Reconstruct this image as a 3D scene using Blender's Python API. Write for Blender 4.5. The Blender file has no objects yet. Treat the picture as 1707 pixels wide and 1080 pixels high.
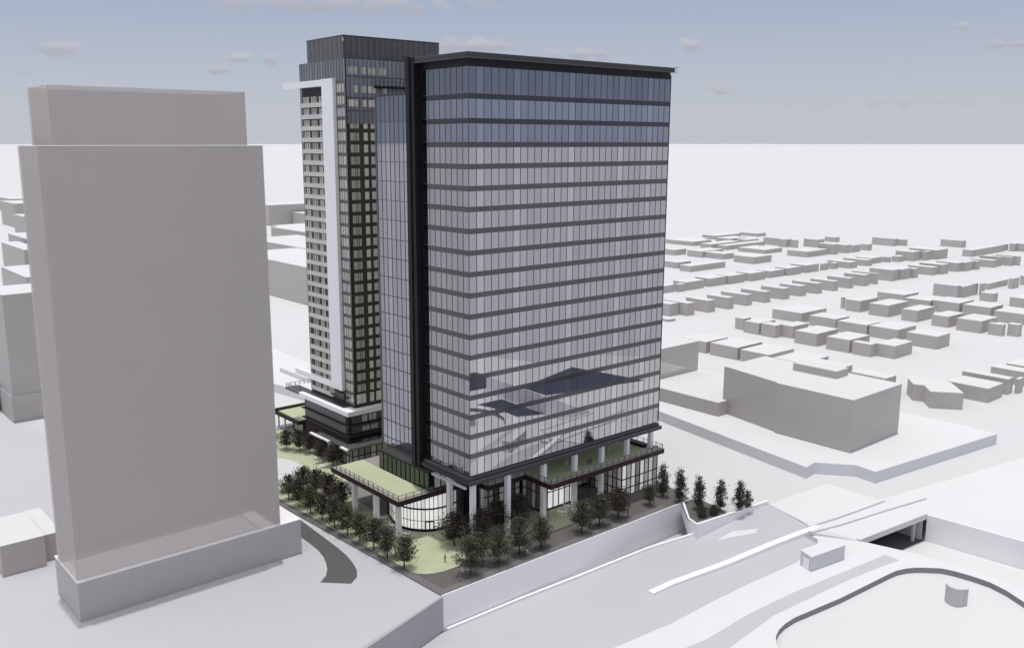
import bpy, bmesh, math, random
from mathutils import Vector, Matrix, noise
random.seed(7)
S = bpy.context.scene
C = S.collection
R = math.radians

# ------------------------------------------------------------------ camera
# world axes: X runs along the office tower's long face, Y along its short face; metres
AZ, PITCH = 50.1639, 11.1416
cam = bpy.data.cameras.new("camera")
cam.sensor_width = 36.0
cam.lens = 36.0 * 1525.62 / 1707.0
cam.shift_x = 37.64 / 1707.0
cam.clip_start = 1.0
cam.clip_end = 250000.0
co = bpy.data.objects.new("camera", cam)
C.objects.link(co)
co.location = (0, 0, 80)
co.rotation_euler = (R(90 - PITCH), 0, R(AZ - 90))
S.camera = co

# ------------------------------------------------------------------ sky and sun
SUN_DIR = Vector((0.015, 0.035, 1.0)).normalized()     # towards the sun: almost overhead
SUN_EL = math.asin(SUN_DIR.z)
W = bpy.data.worlds.new("World")
S.world = W
W.use_nodes = True
nt = W.node_tree
nt.nodes.clear()
wo = nt.nodes.new("ShaderNodeOutputWorld")
bg = nt.nodes.new("ShaderNodeBackground")
sky = nt.nodes.new("ShaderNodeTexSky")
sky.sky_type = 'NISHITA'
sky.sun_disc = False
sky.sun_elevation = SUN_EL
sky.sun_rotation = math.atan2(SUN_DIR.x, SUN_DIR.y)
sky.air_density = 1.0
sky.dust_density = 1.0
sky.ozone_density = 1.0
bg.inputs['Strength'].default_value = 0.085
def N(t, kind, **kw):
    n = t.nodes.new(kind)
    for k, v in kw.items():
        setattr(n, k, v)
    return n
# thin high veil over the clear sky, and small drifting clouds
tc = N(nt, "ShaderNodeTexCoord")
sx = N(nt, "ShaderNodeSeparateXYZ")
nt.links.new(tc.outputs['Generated'], sx.inputs[0])
vr = N(nt, "ShaderNodeValToRGB")
els = vr.color_ramp.elements
els[0].position = 0.0; els[0].color = (.63, .665, .745, 1)
els[1].position = 1.0; els[1].color = (.84, .82, .80, 1)
for p_, c_ in ((0.06, (.57, .61, .71, 1)), (0.15, (.43, .50, .665, 1)), (0.4, (.62, .62, .66, 1))):
    e_ = els.new(p_); e_.color = c_
nt.links.new(sx.outputs[2], vr.inputs[0])
vs_ = N(nt, "ShaderNodeVectorMath", operation='SCALE')
nt.links.new(vr.outputs[0], vs_.inputs[0])
def mrange(src, lo, hi, a_, b_):
    n = N(nt, "ShaderNodeMapRange")
    n.inputs[1].default_value = lo; n.inputs[2].default_value = hi; n.inputs[3].default_value = a_; n.inputs[4].default_value = b_
    nt.links.new(src, n.inputs[0]); return n.outputs[0]
def vmath(op, *ins):
    n = N(nt, "ShaderNodeVectorMath", operation=op)
    for k, i_ in enumerate(ins):
        if isinstance(i_, tuple): n.inputs[k].default_value = i_
        else: nt.links.new(i_, n.inputs[k])
    return n
def smath(op, *ins):
    n = N(nt, "ShaderNodeMath", operation=op)
    for k, i_ in enumerate(ins):
        if isinstance(i_, (int, float)): n.inputs[k].default_value = i_
        else: nt.links.new(i_, n.inputs[k])
    return n.outputs[0]
# out-of-view sky boosted to light left-facing walls, tinted darker and bluer for the glass
up_ = smath('ADD', smath('MULTIPLY', mrange(sx.outputs[0], 0.0, -1.0, 0.0, 20.0), mrange(sx.outputs[2], .18, .38, 0.0, 1.0)), 10.5)
nt.links.new(up_, vs_.inputs['Scale'])
thin = N(nt, "ShaderNodeMix", data_type='RGBA'); thin.blend_type = 'MULTIPLY'
thin.inputs[7].default_value = (.54, .58, .72, 1)
nt.links.new(smath('MULTIPLY', smath('MAXIMUM', mrange(sx.outputs[1], 0.0, -.7, 0.0, 1.0), mrange(sx.outputs[0], 0.0, -.5, 0.0, 0.7)), mrange(sx.outputs[2], .2, .45, 1.0, 0.4)), thin.inputs[0])
nt.links.new(vr.outputs[0], thin.inputs[6]); nt.links.new(thin.outputs[2], vs_.inputs[0])
hm_ = N(nt, "ShaderNodeMix", data_type='RGBA'); hm_.inputs[0].default_value = 0.85
nt.links.new(sky.outputs[0], hm_.inputs[6]); nt.links.new(vs_.outputs[0], hm_.inputs[7])
mp = N(nt, "ShaderNodeMapping")
mp.inputs['Scale'].default_value = (46.0, 46.0, 110.0)
nt.links.new(tc.outputs['Generated'], mp.inputs['Vector'])
no = N(nt, "ShaderNodeTexNoise")
no.inputs['Scale'].default_value = 1.0
no.inputs['Detail'].default_value = 6.0
no.inputs['Roughness'].default_value = 0.6
nt.links.new(mp.outputs[0], no.inputs['Vector'])
# single small clouds: direction, half width, half height, density
CLOUDS = [(0.2643, 0.9603, 0.0895, 0.0250, 0.0069, 1.00), (0.4239, 0.9017, 0.0846, 0.0163, 0.0063, 1.00), (0.4500, 0.8889, 0.0852, 0.0081, 0.0075, 0.90),
          (0.4045, 0.9116, 0.0730, 0.0225, 0.0044, 0.80), (0.6224, 0.7762, 0.1006, 0.0469, 0.0075, 1.00), (0.7090, 0.6993, 0.0918, 0.0362, 0.0069, 0.90),
          (0.7813, 0.6164, 0.0985, 0.0150, 0.0063, 0.90), (0.8016, 0.5954, 0.0542, 0.0200, 0.0056, 0.60), (0.9261, 0.3665, 0.0895, 0.0213, 0.0063, 1.00),
          (0.9098, 0.4009, 0.1073, 0.0081, 0.0044, 0.70), (0.8759, 0.4810, 0.0387, 0.1625, 0.0056, 0.35), (0.2347, 0.9697, 0.0682, 0.0063, 0.0031, 0.50),
          (0.10, -0.985, 0.11, 0.10, 0.012, 0.8), (0.62, -0.77, 0.12, 0.12, 0.012, 0.8), (-0.8, 0.59, 0.10, 0.12, 0.012, 0.8), (-0.5, -0.85, 0.14, 0.15, 0.012, 0.7)]
mask = None; shade = None
for (cx_, cy_, cz_, w_, h_, d_) in CLOUDS:
    L_ = math.hypot(cx_, cy_)
    v_ = vmath('SUBTRACT', tc.outputs['Generated'], (cx_, cy_, cz_))
    a_ = smath('DIVIDE', vmath('DOT_PRODUCT', v_.outputs[0], (cy_ / L_, -cx_ / L_, 0.0)).outputs['Value'], w_ * 1.5)
    b_ = smath('DIVIDE', vmath('DOT_PRODUCT', v_.outputs[0], (0.0, 0.0, 1.0)).outputs['Value'], h_ * 1.5)
    q_ = smath('SQRT', smath('ADD', smath('MULTIPLY', a_, a_), smath('MULTIPLY', b_, b_)))
    e_ = smath('MULTIPLY', mrange(q_, 1.0, 0.0, 0.0, 1.0), d_)
    u_ = smath('MULTIPLY', e_, b_)
    mask = e_ if mask is None else smath('MAXIMUM', mask, e_)
    shade = u_ if shade is None else smath('ADD', shade, u_)
cm_ = smath('ADD', mask, smath('MULTIPLY', smath('SUBTRACT', no.outputs['Fac'], 0.5), 2.4))
cf_ = smath('MULTIPLY', smath('MULTIPLY', mrange(cm_, 0.25, 0.60, 0.0, 1.0), mrange(mask, 0.0, 0.15, 0.0, 1.0)), 0.8)
cc_ = N(nt, "ShaderNodeMix", data_type='RGBA')
nt.links.new(mrange(shade, -0.15, 0.2, 0.0, 1.0), cc_.inputs[0])
cc_.inputs[6].default_value = (5.0, 5.1, 5.75, 1); cc_.inputs[7].default_value = (6.35, 6.4, 6.95, 1)
mx = N(nt, "ShaderNodeMix", data_type='RGBA')
nt.links.new(cf_, mx.inputs[0])
nt.links.new(hm_.outputs[2], mx.inputs[6])
nt.links.new(cc_.outputs[2], mx.inputs[7])
nt.links.new(mx.outputs[2], bg.inputs['Color'])
nt.links.new(bg.outputs[0], wo.inputs[0])

sl = bpy.data.lights.new("sun", 'SUN')
sl.energy = 2.05
sl.angle = R(0.6)
sl.color = (1.0, 0.97, 0.925)
so = bpy.data.objects.new("sun", sl)
C.objects.link(so)
so.location = (0, 0, 300)
so.rotation_euler = SUN_DIR.to_track_quat('Z', 'Y').to_euler()
S.view_settings.view_transform = 'Standard'
S.view_settings.look = 'None'
S.view_settings.exposure = 0.0
S.view_settings.gamma = 1.0
S.cycles.max_bounces = 8
S.cycles.transparent_max_bounces = 24
S.cycles.use_denoising = True

# ------------------------------------------------------------------ materials
def lin(r, g, b):
    f = lambda c: (c / 255 / 12.92) if c / 255 <= 0.04045 else ((c / 255 + 0.055) / 1.055) ** 2.4
    return (f(r), f(g), f(b), 1)
def mat(name, col, rough=0.8, metal=0.0, spec=0.3, alpha=1.0, var=0.04, scale=0.15, attr=None, emit=0.0, tint=None):
    """procedural principled material; var = mottling; attr = per-face brightness attribute"""
    m = bpy.data.materials.new(name)
    m.use_nodes = True
    t = m.node_tree
    b = t.nodes['Principled BSDF']
    b.inputs['Roughness'].default_value = rough
    b.inputs['Metallic'].default_value = metal
    b.inputs['Specular IOR Level'].default_value = spec
    b.inputs['Alpha'].default_value = alpha
    g = N(t, "ShaderNodeNewGeometry")
    nz = N(t, "ShaderNodeTexNoise")
    nz.inputs['Scale'].default_value = scale
    nz.inputs['Detail'].default_value = 4
    t.links.new(g.outputs['Position'], nz.inputs['Vector'])
    mr = N(t, "ShaderNodeMapRange")
    mr.inputs[1].default_value = 0.3
    mr.inputs[2].default_value = 0.7
    mr.inputs[3].default_value = 1 - var
    mr.inputs[4].default_value = 1 + var
    t.links.new(nz.outputs['Fac'], mr.inputs[0])
    last = mr.outputs[0]
    vm = N(t, "ShaderNodeVectorMath", operation='SCALE')
    vm.inputs[0].default_value = col[:3]
    if attr:
        at = N(t, "ShaderNodeAttribute", attribute_name=attr)
        mm = N(t, "ShaderNodeMath", operation='MULTIPLY')
        t.links.new(at.outputs['Fac'], mm.inputs[0])
        t.links.new(last, mm.inputs[1])
        last = mm.outputs[0]
    t.links.new(last, vm.inputs['Scale'])
    t.links.new(vm.outputs[0], b.inputs['Base Color'])
    if emit:
        t.links.new(vm.outputs[0], b.inputs['Emission Color'])
        b.inputs['Emission Strength'].default_value = emit
    return m
M = {}
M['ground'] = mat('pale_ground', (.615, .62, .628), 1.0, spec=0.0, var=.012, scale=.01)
def shade_ramp(m, c1, c2):
    """shade painted into the ground colour, greyer around the slab tower and paler away"""
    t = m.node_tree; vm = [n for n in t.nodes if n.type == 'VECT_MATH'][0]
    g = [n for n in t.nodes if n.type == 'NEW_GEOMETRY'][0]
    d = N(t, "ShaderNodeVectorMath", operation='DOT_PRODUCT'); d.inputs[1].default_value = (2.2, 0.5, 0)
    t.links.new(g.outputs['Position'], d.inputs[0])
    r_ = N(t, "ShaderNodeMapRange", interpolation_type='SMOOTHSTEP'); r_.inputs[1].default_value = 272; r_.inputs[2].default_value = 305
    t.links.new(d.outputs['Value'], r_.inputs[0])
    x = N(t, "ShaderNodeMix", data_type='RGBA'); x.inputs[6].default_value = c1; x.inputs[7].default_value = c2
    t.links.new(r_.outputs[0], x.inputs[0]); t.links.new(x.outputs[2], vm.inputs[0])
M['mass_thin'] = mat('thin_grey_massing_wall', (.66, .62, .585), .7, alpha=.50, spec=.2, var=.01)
shade_ramp(M['ground'], (.51, .505, .53, 1), (.615, .62, .628, 1))  # light falloff over the ground painted as a blend of two base colours
M['ground_grey'] = mat('grey_ground', (.51, .505, .53), .9, spec=.2, var=.02, scale=.02)
M['road'] = mat('pale_grey_road', (.51, .505, .53), .9, spec=.2, var=.02, scale=.03)
M['platform'] = mat('white_platform', (.69, .69, .70), .9, spec=.2, var=.012, scale=.03)
M['concrete'] = mat('white_concrete', (.90, .885, .885), .85, spec=.2, var=.02, scale=.1)
M['dark_ramp'] = mat('dark_ramp', (.108, .105, .106), .9, var=.05, scale=.2)
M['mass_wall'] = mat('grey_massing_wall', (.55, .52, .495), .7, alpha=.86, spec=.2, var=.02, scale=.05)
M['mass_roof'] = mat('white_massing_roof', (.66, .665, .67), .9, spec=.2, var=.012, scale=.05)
M['mass_solid'] = mat('grey_massing_rear_wall', (.46, .43, .405), .7, spec=.2, var=.01)
M['pale'] = mat('pale_low_ground', (.655, .66, .665), .9, spec=.2, var=.012, scale=.03)
M['clear_roof'] = mat('translucent_roof', (.7, .7, .7), .8, alpha=.15)
M['paving'] = mat('dark_paving', (.135, .125, .12), .9, var=.08, scale=.5)
M['kerb'] = mat('grey_kerb', (.17, .165, .165), .85, var=.05, scale=.4)
M['lawn'] = mat('pale_lawn', (.46, .505, .34), .95, spec=.1, var=.05, scale=.4)
M['office_glass'] = mat('office_glass', (.468, .465, .492), .015, metal=1.0, attr='pane', var=.01)
M['rear_glass'] = mat('blue_grey_glass', (.385, .395, .44), .03, metal=1.0, attr='pane', var=.01)
M['spandrel'] = mat('dark_spandrel', (.118, .119, .124), .12, metal=1.0, var=.05)
M['mullion'] = mat('dark_mullion', (.05, .05, .055), .4, spec=.5)
M['black'] = mat('black_metal', (.008, .008, .009), .45, spec=.3)
M['charcoal'] = mat('charcoal_metal', (.045, .045, .045), .5, spec=.4)
M['frame_grey'] = mat('frame_grey', (.10, .10, .105), .4, spec=.5)
M['silver'] = mat('silver_edge', (.5, .52, .56), .35, metal=.3)
M['brown'] = mat('brown_fascia', (.035, .018, .017), .6, var=.1, scale=.6)
M['brown_wall'] = mat('dark_brown_wall', (.030, .020, .019), .8, var=.15, scale=.8)
M['taupe'] = mat('taupe_soffit', (.30, .28, .27), .8)
M['column'] = mat('white_column', (.88, .87, .86), .7)
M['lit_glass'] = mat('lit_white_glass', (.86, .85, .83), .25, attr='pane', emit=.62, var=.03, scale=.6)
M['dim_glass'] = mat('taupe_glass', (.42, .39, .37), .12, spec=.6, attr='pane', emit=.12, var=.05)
M['green_glass'] = mat('green_tinted_glass', (.10, .115, .105), .08, metal=1.0, attr='pane')
M['olive'] = mat('olive_cladding', (.058, .052, .039), .6, var=.12, scale=.6)
M['window'] = mat('cream_window', (.60, .58, .49), .2, spec=.6, attr='pane', emit=.10, var=.06, scale=.8)
M['grey_glass'] = mat('grey_glass', (.33, .335, .345), .4, metal=.4, attr='pane')
M['screen'] = mat('ribbed_screen', (.125, .124, .124), .5, attr='pane', var=.05)
M['beige'] = mat('beige_balcony', (.62, .61, .58), .7)
M['white'] = mat('white_cladding', (.90, .90, .90), .5, spec=.3, var=.01)
M['bark'] = mat('dark_bark', (.035, .028, .022), .9, var=.2, scale=3)
M['leaf'] = mat('olive_brown_leaf', (.066, .066, .046), .8, spec=.15, attr='pane', var=.3, scale=.6)
M['leaf_red'] = mat('reddish_brown_leaf', (.060, .050, .041), .8, spec=.15, attr='pane', var=.3, scale=.6)
M['leaf_green'] = mat('dark_green_leaf', (.050, .058, .040), .8, spec=.15, attr='pane', var=.3, scale=.6)
M['skin'] = mat('skin', (.45, .28, .2), .6)
M['hair'] = mat('hair', (.03, .02, .015), .7)
M['cloth_dark'] = mat('dark_clothes', (.05, .05, .055), .9)
M['cloth_white'] = mat('white_clothes', (.75, .74, .72), .9)
M['tunnel'] = mat('painted_tunnel_shade', (.10, .10, .105), .9)
def glass_alpha(name, col, a):
    m = mat(name, col, .05, spec=.5, alpha=a)
    return m
M['rail_glass'] = glass_alpha('railing_glass', (.5, .52, .48), .09)

# ------------------------------------------------------------------ helpers
class MB:
    def __init__(s):
        s.v = []; s.f = []; s.a = []; s.mi = {}
    def poly(s, pts, a=1.0):
        i = len(s.v)
        s.v += [tuple(p) for p in pts]
        s.f.append(tuple(range(i, i + len(pts))))
        s.a.append(a)
    def add(s, o, slot=1):
        """join another builder as a further material slot"""
        i = len(s.v); s.v += o.v
        for f, a in zip(o.f, o.a):
            s.mi[len(s.f)] = slot; s.f.append(tuple(i + k for k in f)); s.a.append(a)
        return s
    def box(s, x0, x1, y0, y1, z0, z1, a=1.0):
        i = len(s.v)
        s.v += [(x0, y0, z0), (x1, y0, z0), (x1, y1, z0), (x0, y1, z0), (x0, y0, z1), (x1, y0, z1), (x1, y1, z1), (x0, y1, z1)]
        for q in ((0, 3, 2, 1), (4, 5, 6, 7), (0, 1, 5, 4), (1, 2, 6, 5), (2, 3, 7, 6), (3, 0, 4, 7)):
            s.f.append(tuple(i + k for k in q)); s.a.append(a)
    def bar(s, p, q, w, h=None, a=1.0):
        """rectangular bar from p to q, width w (horizontal), height h"""
        p = Vector(p); q = Vector(q); h = h or w
        d = (q - p).normalized()
        up = Vector((0, 0, 1)) if abs(d.z) < .95 else Vector((1, 0, 0))
        sx = d.cross(up).normalized() * w / 2
        sy = sx.cross(d).normalized() * h / 2
        i = len(s.v)
        for c in (p, q):
            s.v += [tuple(c - sx - sy), tuple(c + sx - sy), tuple(c + sx + sy), tuple(c - sx + sy)]
        for f in ((0, 1, 2, 3), (7, 6, 5, 4), (0, 4, 5, 1), (1, 5, 6, 2), (2, 6, 7, 3), (3, 7, 4, 0)):
            s.f.append(tuple(i + k for k in f)); s.a.append(a)
    def prism(s, pts, z0, z1, top=True, bottom=True, sides=True, a=1.0):
        """pts counter-clockwise outline"""
        n = len(pts)
        zz0 = z0 if callable(z0) else (lambda x, y: z0)
        zz1 = z1 if callable(z1) else (lambda x, y: z1)
        i = len(s.v)
        s.v += [(x, y, zz0(x, y)) for x, y in pts] + [(x, y, zz1(x, y)) for x, y in pts]
        if bottom: s.f.append(tuple(i + k for k in reversed(range(n)))); s.a.append(a)
        if top: s.f.append(tuple(i + n + k for k in range(n))); s.a.append(a)
        if sides:
            for k in range(n):
                l = (k + 1) % n
                s.f.append((i + k, i + l, i + n + l, i + n + k)); s.a.append(a)
    def tube(s, pts, rad, n=6, a=1.0):
        """tapered tube through pts with radii"""
        i0 = len(s.v)
        for k, p in enumerate(pts):
            p = Vector(p)
            d = (Vector(pts[min(k + 1, len(pts) - 1)]) - Vector(pts[max(k - 1, 0)])).normalized()
            u = d.orthogonal().normalized(); w = d.cross(u)
            for j in range(n):
                t = 2 * math.pi * j / n
                s.v.append(tuple(p + (u * math.cos(t) + w * math.sin(t)) * rad[k]))
        for k in range(len(pts) - 1):
            for j in range(n):
                l = (j + 1) % n
                s.f.append((i0 + k * n + j, i0 + k * n + l, i0 + (k + 1) * n + l, i0 + (k + 1) * n + j)); s.a.append(a)
        s.f.append(tuple(i0 + j for j in reversed(range(n)))); s.a.append(a)
        e = i0 + (len(pts) - 1) * n
        s.f.append(tuple(e + j for j in range(n))); s.a.append(a)
    def build(s, name, m, parent=None, base=None, smooth=False):
        """link as one mesh object; with a parent the mesh is stored relative to the thing's base point"""
        o0 = Vector(base) if base is not None else (Vector(parent['_b']) if parent is not None else Vector((0, 0, 0)))
        me = bpy.data.meshes.new(name)
        me.from_pydata([(x - o0.x, y - o0.y, z - o0.z) for x, y, z in s.v], [], s.f)
        at = me.attributes.new('pane', 'FLOAT', 'FACE')
        at.data.foreach_set('value', s.a)
        for mm_ in (m if isinstance(m, list) else [m]): me.materials.append(mm_)
        for k_, sl_ in s.mi.items(): me.polygons[k_].material_index = sl_
        if smooth:
            for p in me.polygons: p.use_smooth = True
        me.update()
        o = bpy.data.objects.new(name, me)
        C.objects.link(o)
        if parent is not None:
            o.parent = parent
            o['_b'] = tuple(o0)
        else:
            o.location = o0
            o['_b'] = tuple(o0)
        return o
def thing(name, label, cat, loc, group=None):
    o = bpy.data.objects.new(name, None)
    o.empty_display_size = 1.0
    C.objects.link(o)
    o.location = loc
    o['_b'] = tuple(loc)
    o['label'] = label; o['category'] = cat
    if group: o['group'] = group
    return o
def tag(o, label, cat, group=None):
    o['label'] = label; o['category'] = cat
    if group: o['group'] = group
    return o
def struct(o):
    o['kind'] = 'structure'
    return o
def copy_thing(src, loc, label, group, rotz=0.0, scale=1.0):
    r = src.copy(); C.objects.link(r)
    r.location = loc; r.rotation_euler = (0, 0, rotz); r.scale = (scale,) * 3
    r['label'] = label; r['group'] = group
    for ch in [o for o in ALLCH.get(src.name, [])]:
        c = ch.copy(); C.objects.link(c); c.parent = r
        for g in ALLCH.get(ch.name, []):
            d = g.copy(); C.objects.link(d); d.parent = c
    return r
ALLCH = {}
def register(o):
    """remember children so that copies need no scene search"""
    ALLCH[o.name] = [c for c in bpy.data.objects if c.parent == o]
    for c in ALLCH[o.name]:
        ALLCH[c.name] = [g for g in bpy.data.objects if g.parent == c]
ORD = ['first', 'second', 'third', 'fourth', 'fifth', 'sixth', 'seventh', 'eighth', 'ninth', 'tenth', 'eleventh', 'twelfth',
       'thirteenth', 'fourteenth', 'fifteenth', 'sixteenth', 'seventeenth', 'eighteenth', 'nineteenth', 'twentieth',
       'twenty-first', 'twenty-second', 'twenty-third', 'twenty-fourth', 'twenty-fifth', 'twenty-sixth']
G = -3.0

# ================================================================== THE SETTING
def zr(u, v=0):
    """height of the sunken highway: -10 at the near end, climbing to street level under the far street"""
    return -10 + 7 * min(1, max(0, (u - 130) / 48))
FAR = 120000.0
b = MB()
b.poly([(-FAR, 127.3, G), (FAR, 127.3, G), (FAR, FAR, G), (-FAR, FAR, G)])
# street level east of the highway, behind the sunken road
b.poly([(165, 127.3, G), (158.4, 120.0, G), (157.3, 116.7, G), (180.2, 113.7, G), (350, 113.7, G), (350, 127.3, G)])
b.poly([(180.2, 113.7, G), (177.5, 104.0, G), (176.4, 100.7, G), (173.0, 99.9, G), (177.6, 89.5, G), (202.4, 86.9, G), (350, 86.9, G), (350, 113.7, G)])
b.poly([(202.4, 86.9, G), (204.6, 58.0, G), (206.0, 30.0, G), (258, 30.0, G), (292, 62.0, G), (350, 86.9, G)])
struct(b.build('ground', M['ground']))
b = MB()
b.poly([(94.4, 127.296, G), (73.0, 121.5, G), (20.0, 106.0, G), (-FAR, 106.0, G), (-FAR, 127.296, G)])
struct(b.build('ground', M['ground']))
# bank below the left edge of the highway
b = MB()
b.prism([(94.4, 127.29), (73.0, 121.5), (20.0, 106.0), (-900, 106.0), (-900, 105.2), (20.2, 105.2), (73.2, 120.7), (94.6, 126.9)][::-1], -10.4, G - .02)
struct(b.build('embankment', mat('grey_embankment', (.42, .41, .42), .85, var=.03, scale=.1)))
# low land south of the street
b = MB()
b.poly([(-FAR, -FAR, -10.6), (FAR, -FAR, -10.6), (FAR, 30.0, -10.6), (-FAR, 30.0, -10.6)])
b.poly([(258, 29.99, G - .05), (FAR, 29.99, G - .05), (FAR, 127.299, G - .05), (340, 127.299, G - .05), (340, 80, G - .05), (285, 55, G - .05)])
b.poly([(-FAR, 30.0, -10.6), (206.0, 30.0, -10.6), (206.0, 130.0, -10.6), (-FAR, 130.0, -10.6)])
struct(b.build('low_ground', M['ground_grey']))

def strip_surface(name, left, right, m, off, z=zr, step=6.0):
    """road sheet between two polylines with equal point counts, following the highway's slope"""
    bb = MB()
    n = len(left)
    for k in range(n - 1):
        (x0, y0), (x1, y1) = left[k], left[k + 1]
        (p0, q0), (p1, q1) = right[k], right[k + 1]
        L = max(math.hypot(x1 - x0, y1 - y0), math.hypot(p1 - p0, q1 - q0))
        ns = max(1, int(L / step))
        for i in range(ns):
            a, c = i / ns, (i + 1) / ns
            A = (x0 + (x1 - x0) * a, y0 + (y1 - y0) * a); B = (x0 + (x1 - x0) * c, y0 + (y1 - y0) * c)
            D = (p0 + (p1 - p0) * a, q0 + (q1 - q0) * a); E = (p0 + (p1 - p0) * c, q0 + (q1 - q0) * c)
            # cut the quad lengthwise so that the sheet follows the slope
            bb.poly([(*D, z(*D) + off), (*E, z(*E) + off), (*B, z(*B) + off), (*A, z(*A) + off)])
    return bb.build(name, m)
# pale bank right of the highway, and everything it carries
land_l = [(60, 103.2), (114.5, 102.4), (130, 101.0), (141, 99.6), (150, 97.9), (162.1, 95.3), (171.5, 95.8), (173.0, 99.9), (177.6, 89.5)]
land_r = [(60, 20.0), (114.5, 30.0), (130, 60), (141, 70), (150, 72), (162.1, 72), (171.5, 76.5), (176.0, 83.0), (177.7, 89.4)]
def grid_land():
    """one sloping sheet cut away where the oval hollow lies"""
    bb = MB()
    out = [(60, 103.2), (114.5, 102.4), (130, 101.2), (141, 99.6), (150, 97.9), (162.1, 95.3), (171.5, 95.8), (173.0, 99.9), (177.6, 89.5),
           (179.2, 84.5), (180.6, 80.2)]
    return out
OVAL = [(136.0, 79.0), (136.2, 81.9), (137.2, 83.2), (138.9, 84.4), (140.9, 85.1), (143.2, 85.3), (146.1, 85.0), (151, 83.6), (156.6, 82.0), (163, 80.6),
        (169.6, 79.2), (171.9, 78.6), (173.7, 77.6), (175.2, 76.3), (176.4, 74.7), (177.8, 72.7), (178.6, 70.4), (179.1, 67.2), (179.1, 63.8), (177.9, 60.2), (176.3, 56.7), (174.8, 53.2), (172.9, 50.1),
        (169.0, 46.0), (162.0, 43.0), (150.0, 45.0), (141.0, 55.0), (137.0, 68.0)]
from mathutils import geometry
def sheet(name, outline, hole, m, off, z):
    """tessellated flat sheet with an optional hole, finely divided along X so that it follows the slope"""
    loops = [[Vector((x, y, 0)) for x, y in outline]]
    if hole: loops.append([Vector((x, y, 0)) for x, y in hole])
    tri = geometry.tessellate_polygon(loops)
    pts = [p for l in loops for p in l]
    bm = bmesh.new()
    vs = [bm.verts.new(p) for p in pts]
    for t in tri:
        try: bm.faces.new([vs[i] for i in t])
        except ValueError: pass
    for xc in (130.0, 178.0):
        bmesh.ops.bisect_plane(bm, geom=bm.verts[:] + bm.edges[:] + bm.faces[:], plane_co=(xc, 0, 0), plane_no=(1, 0, 0))
    for v in bm.verts: v.co.z = z(v.co.x, v.co.y) + off
    bmesh.ops.recalc_face_normals(bm, faces=bm.faces[:])
    for f in bm.faces:
        f.normal_update()
        if f.normal.z < 0: f.normal_flip()
    me = bpy.data.meshes.new(name); bm.to_mesh(me); bm.free()
    me.materials.append(m)
    o = bpy.data.objects.new(name, me); C.objects.link(o)
    return o
land = [(20, 104.0), (114.5, 102.4), (130, 101.2), (141, 99.6), (150, 97.9), (162.1, 95.1), (171.5, 95.8), (172.0, 98.65), (173.0, 99.9), (177.6, 89.5),
        (178.6, 86.0), (179.6, 82.5), (180.6, 79.5), (181.2, 75.0), (181.8, 69.0), (181.6, 62.0), (179.8, 56.0), (177.5, 50.0), (175.0, 44.0), (168.0, 38.0), (150.0, 36.0), (110.0, 36.0), (20.0, 36.0)]
struct(sheet('embankment', land, OVAL, M['platform'], 0.0, zr))
# drop from the bank to the sunken road
b = MB()
edge = land[9:20]
for k in range(len(edge) - 1):
    (x0, y0), (x1, y1) = edge[k], edge[k + 1]
    b.poly([(x0, y0, zr(x0)), (x1, y1, zr(x1)), (x1, y1, -10.5), (x0, y0, -10.5)])
struct(b.build('embankment', M['platform']))
# grey lane across the bank
lane = [(118.0, 95.6), (124.5, 94.0), (141.8, 92.0), (153.0, 89.6), (164.2, 86.4), (175.9, 83.1), (175.7, 79.9), (171.6, 81.5), (160.9, 84.5), (144.1, 88.3), (130.7, 88.7), (120.0, 87.6)]
struct(sheet('road', lane, None, M['road'], 0.012, zr))
# hollow
struct(sheet('hollow', OVAL, None, M['pale'], -1.15, zr))
b = MB()
for k in range(len(OVAL)):
    (x0, y0), (x1, y1) = OVAL[k], OVAL[(k + 1) % len(OVAL)]
    b.poly([(x0, y0, zr(x0) + .004), (x1, y1, zr(x1) + .004), (x1, y1, zr(x1) - 1.2), (x0, y0, zr(x0) - 1.2)])
b.build('hollow_edge', mat('dark_hollow_edge', (.24, .24, .245), .8))
struct(bpy.data.objects['hollow_edge'])
# highway
hw = [(20, 128.5), (96.3, 126.4), (113.2, 126.3), (130.5, 125.6), (146.8, 121.9), (158.2, 117.8), (180.2, 113.6), (178.3, 107.4), (176.4, 100.7), (172.0, 98.65), (171.5, 95.85), (162.1, 95.15), (150, 97.95), (141, 99.65), (130, 101.25), (114.5, 102.45), (20, 104.0)]
struct(sheet('highway', hw, None, M['road'], -0.03, zr))
# white arrow-shaped island painted where the ramp widens
isl = [(159.3, 112.9), (164.6, 112.5), (169.0, 108.8), (167.0, 108.2)]
struct(sheet('road_marking', isl, None, M['platform'], 0.0, zr))
# ditch between highway and retaining wall
b = MB()
b.poly([(94.4, 127.3, -10.2), (94.6, 126.2, -10.2), (130.5, 125.0, -10.2), (158.3, 117.0, -10.2), (170, 118, -10.2), (170, 127.3, -10.2)])
struct(b.build('ditch', M['road']))
# sunken road beyond the bank
b = MB()
b.poly([(150, -22, -9.2), (241, -22, -9.2), (252, 8, -9.2), (262, 30, -9.2), (262, 110, -9.2), (150, 110, -9.2)])
struct(b.build('sunken_road', M['pale']))
b = MB()
for k in ((171.5, 95.8), (172.0, 98.65)), ((172.0, 98.65), (173.0, 99.9)), ((173.0, 99.9), (177.6, 89.5)), ((176.4, 100.7), (173.0, 99.9)), ((178.3, 107.4), (176.4, 100.7)), ((180.2, 113.7), (178.3, 107.4)):
    (x0, y0), (x1, y1) = k
    b.poly([(x0, y0, zr(x0) - .3), (x1, y1, zr(x1) - .3), (x1, y1, G + .002), (x0, y0, G + .002)])
struct(b.build('embankment', M['platform']))
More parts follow.
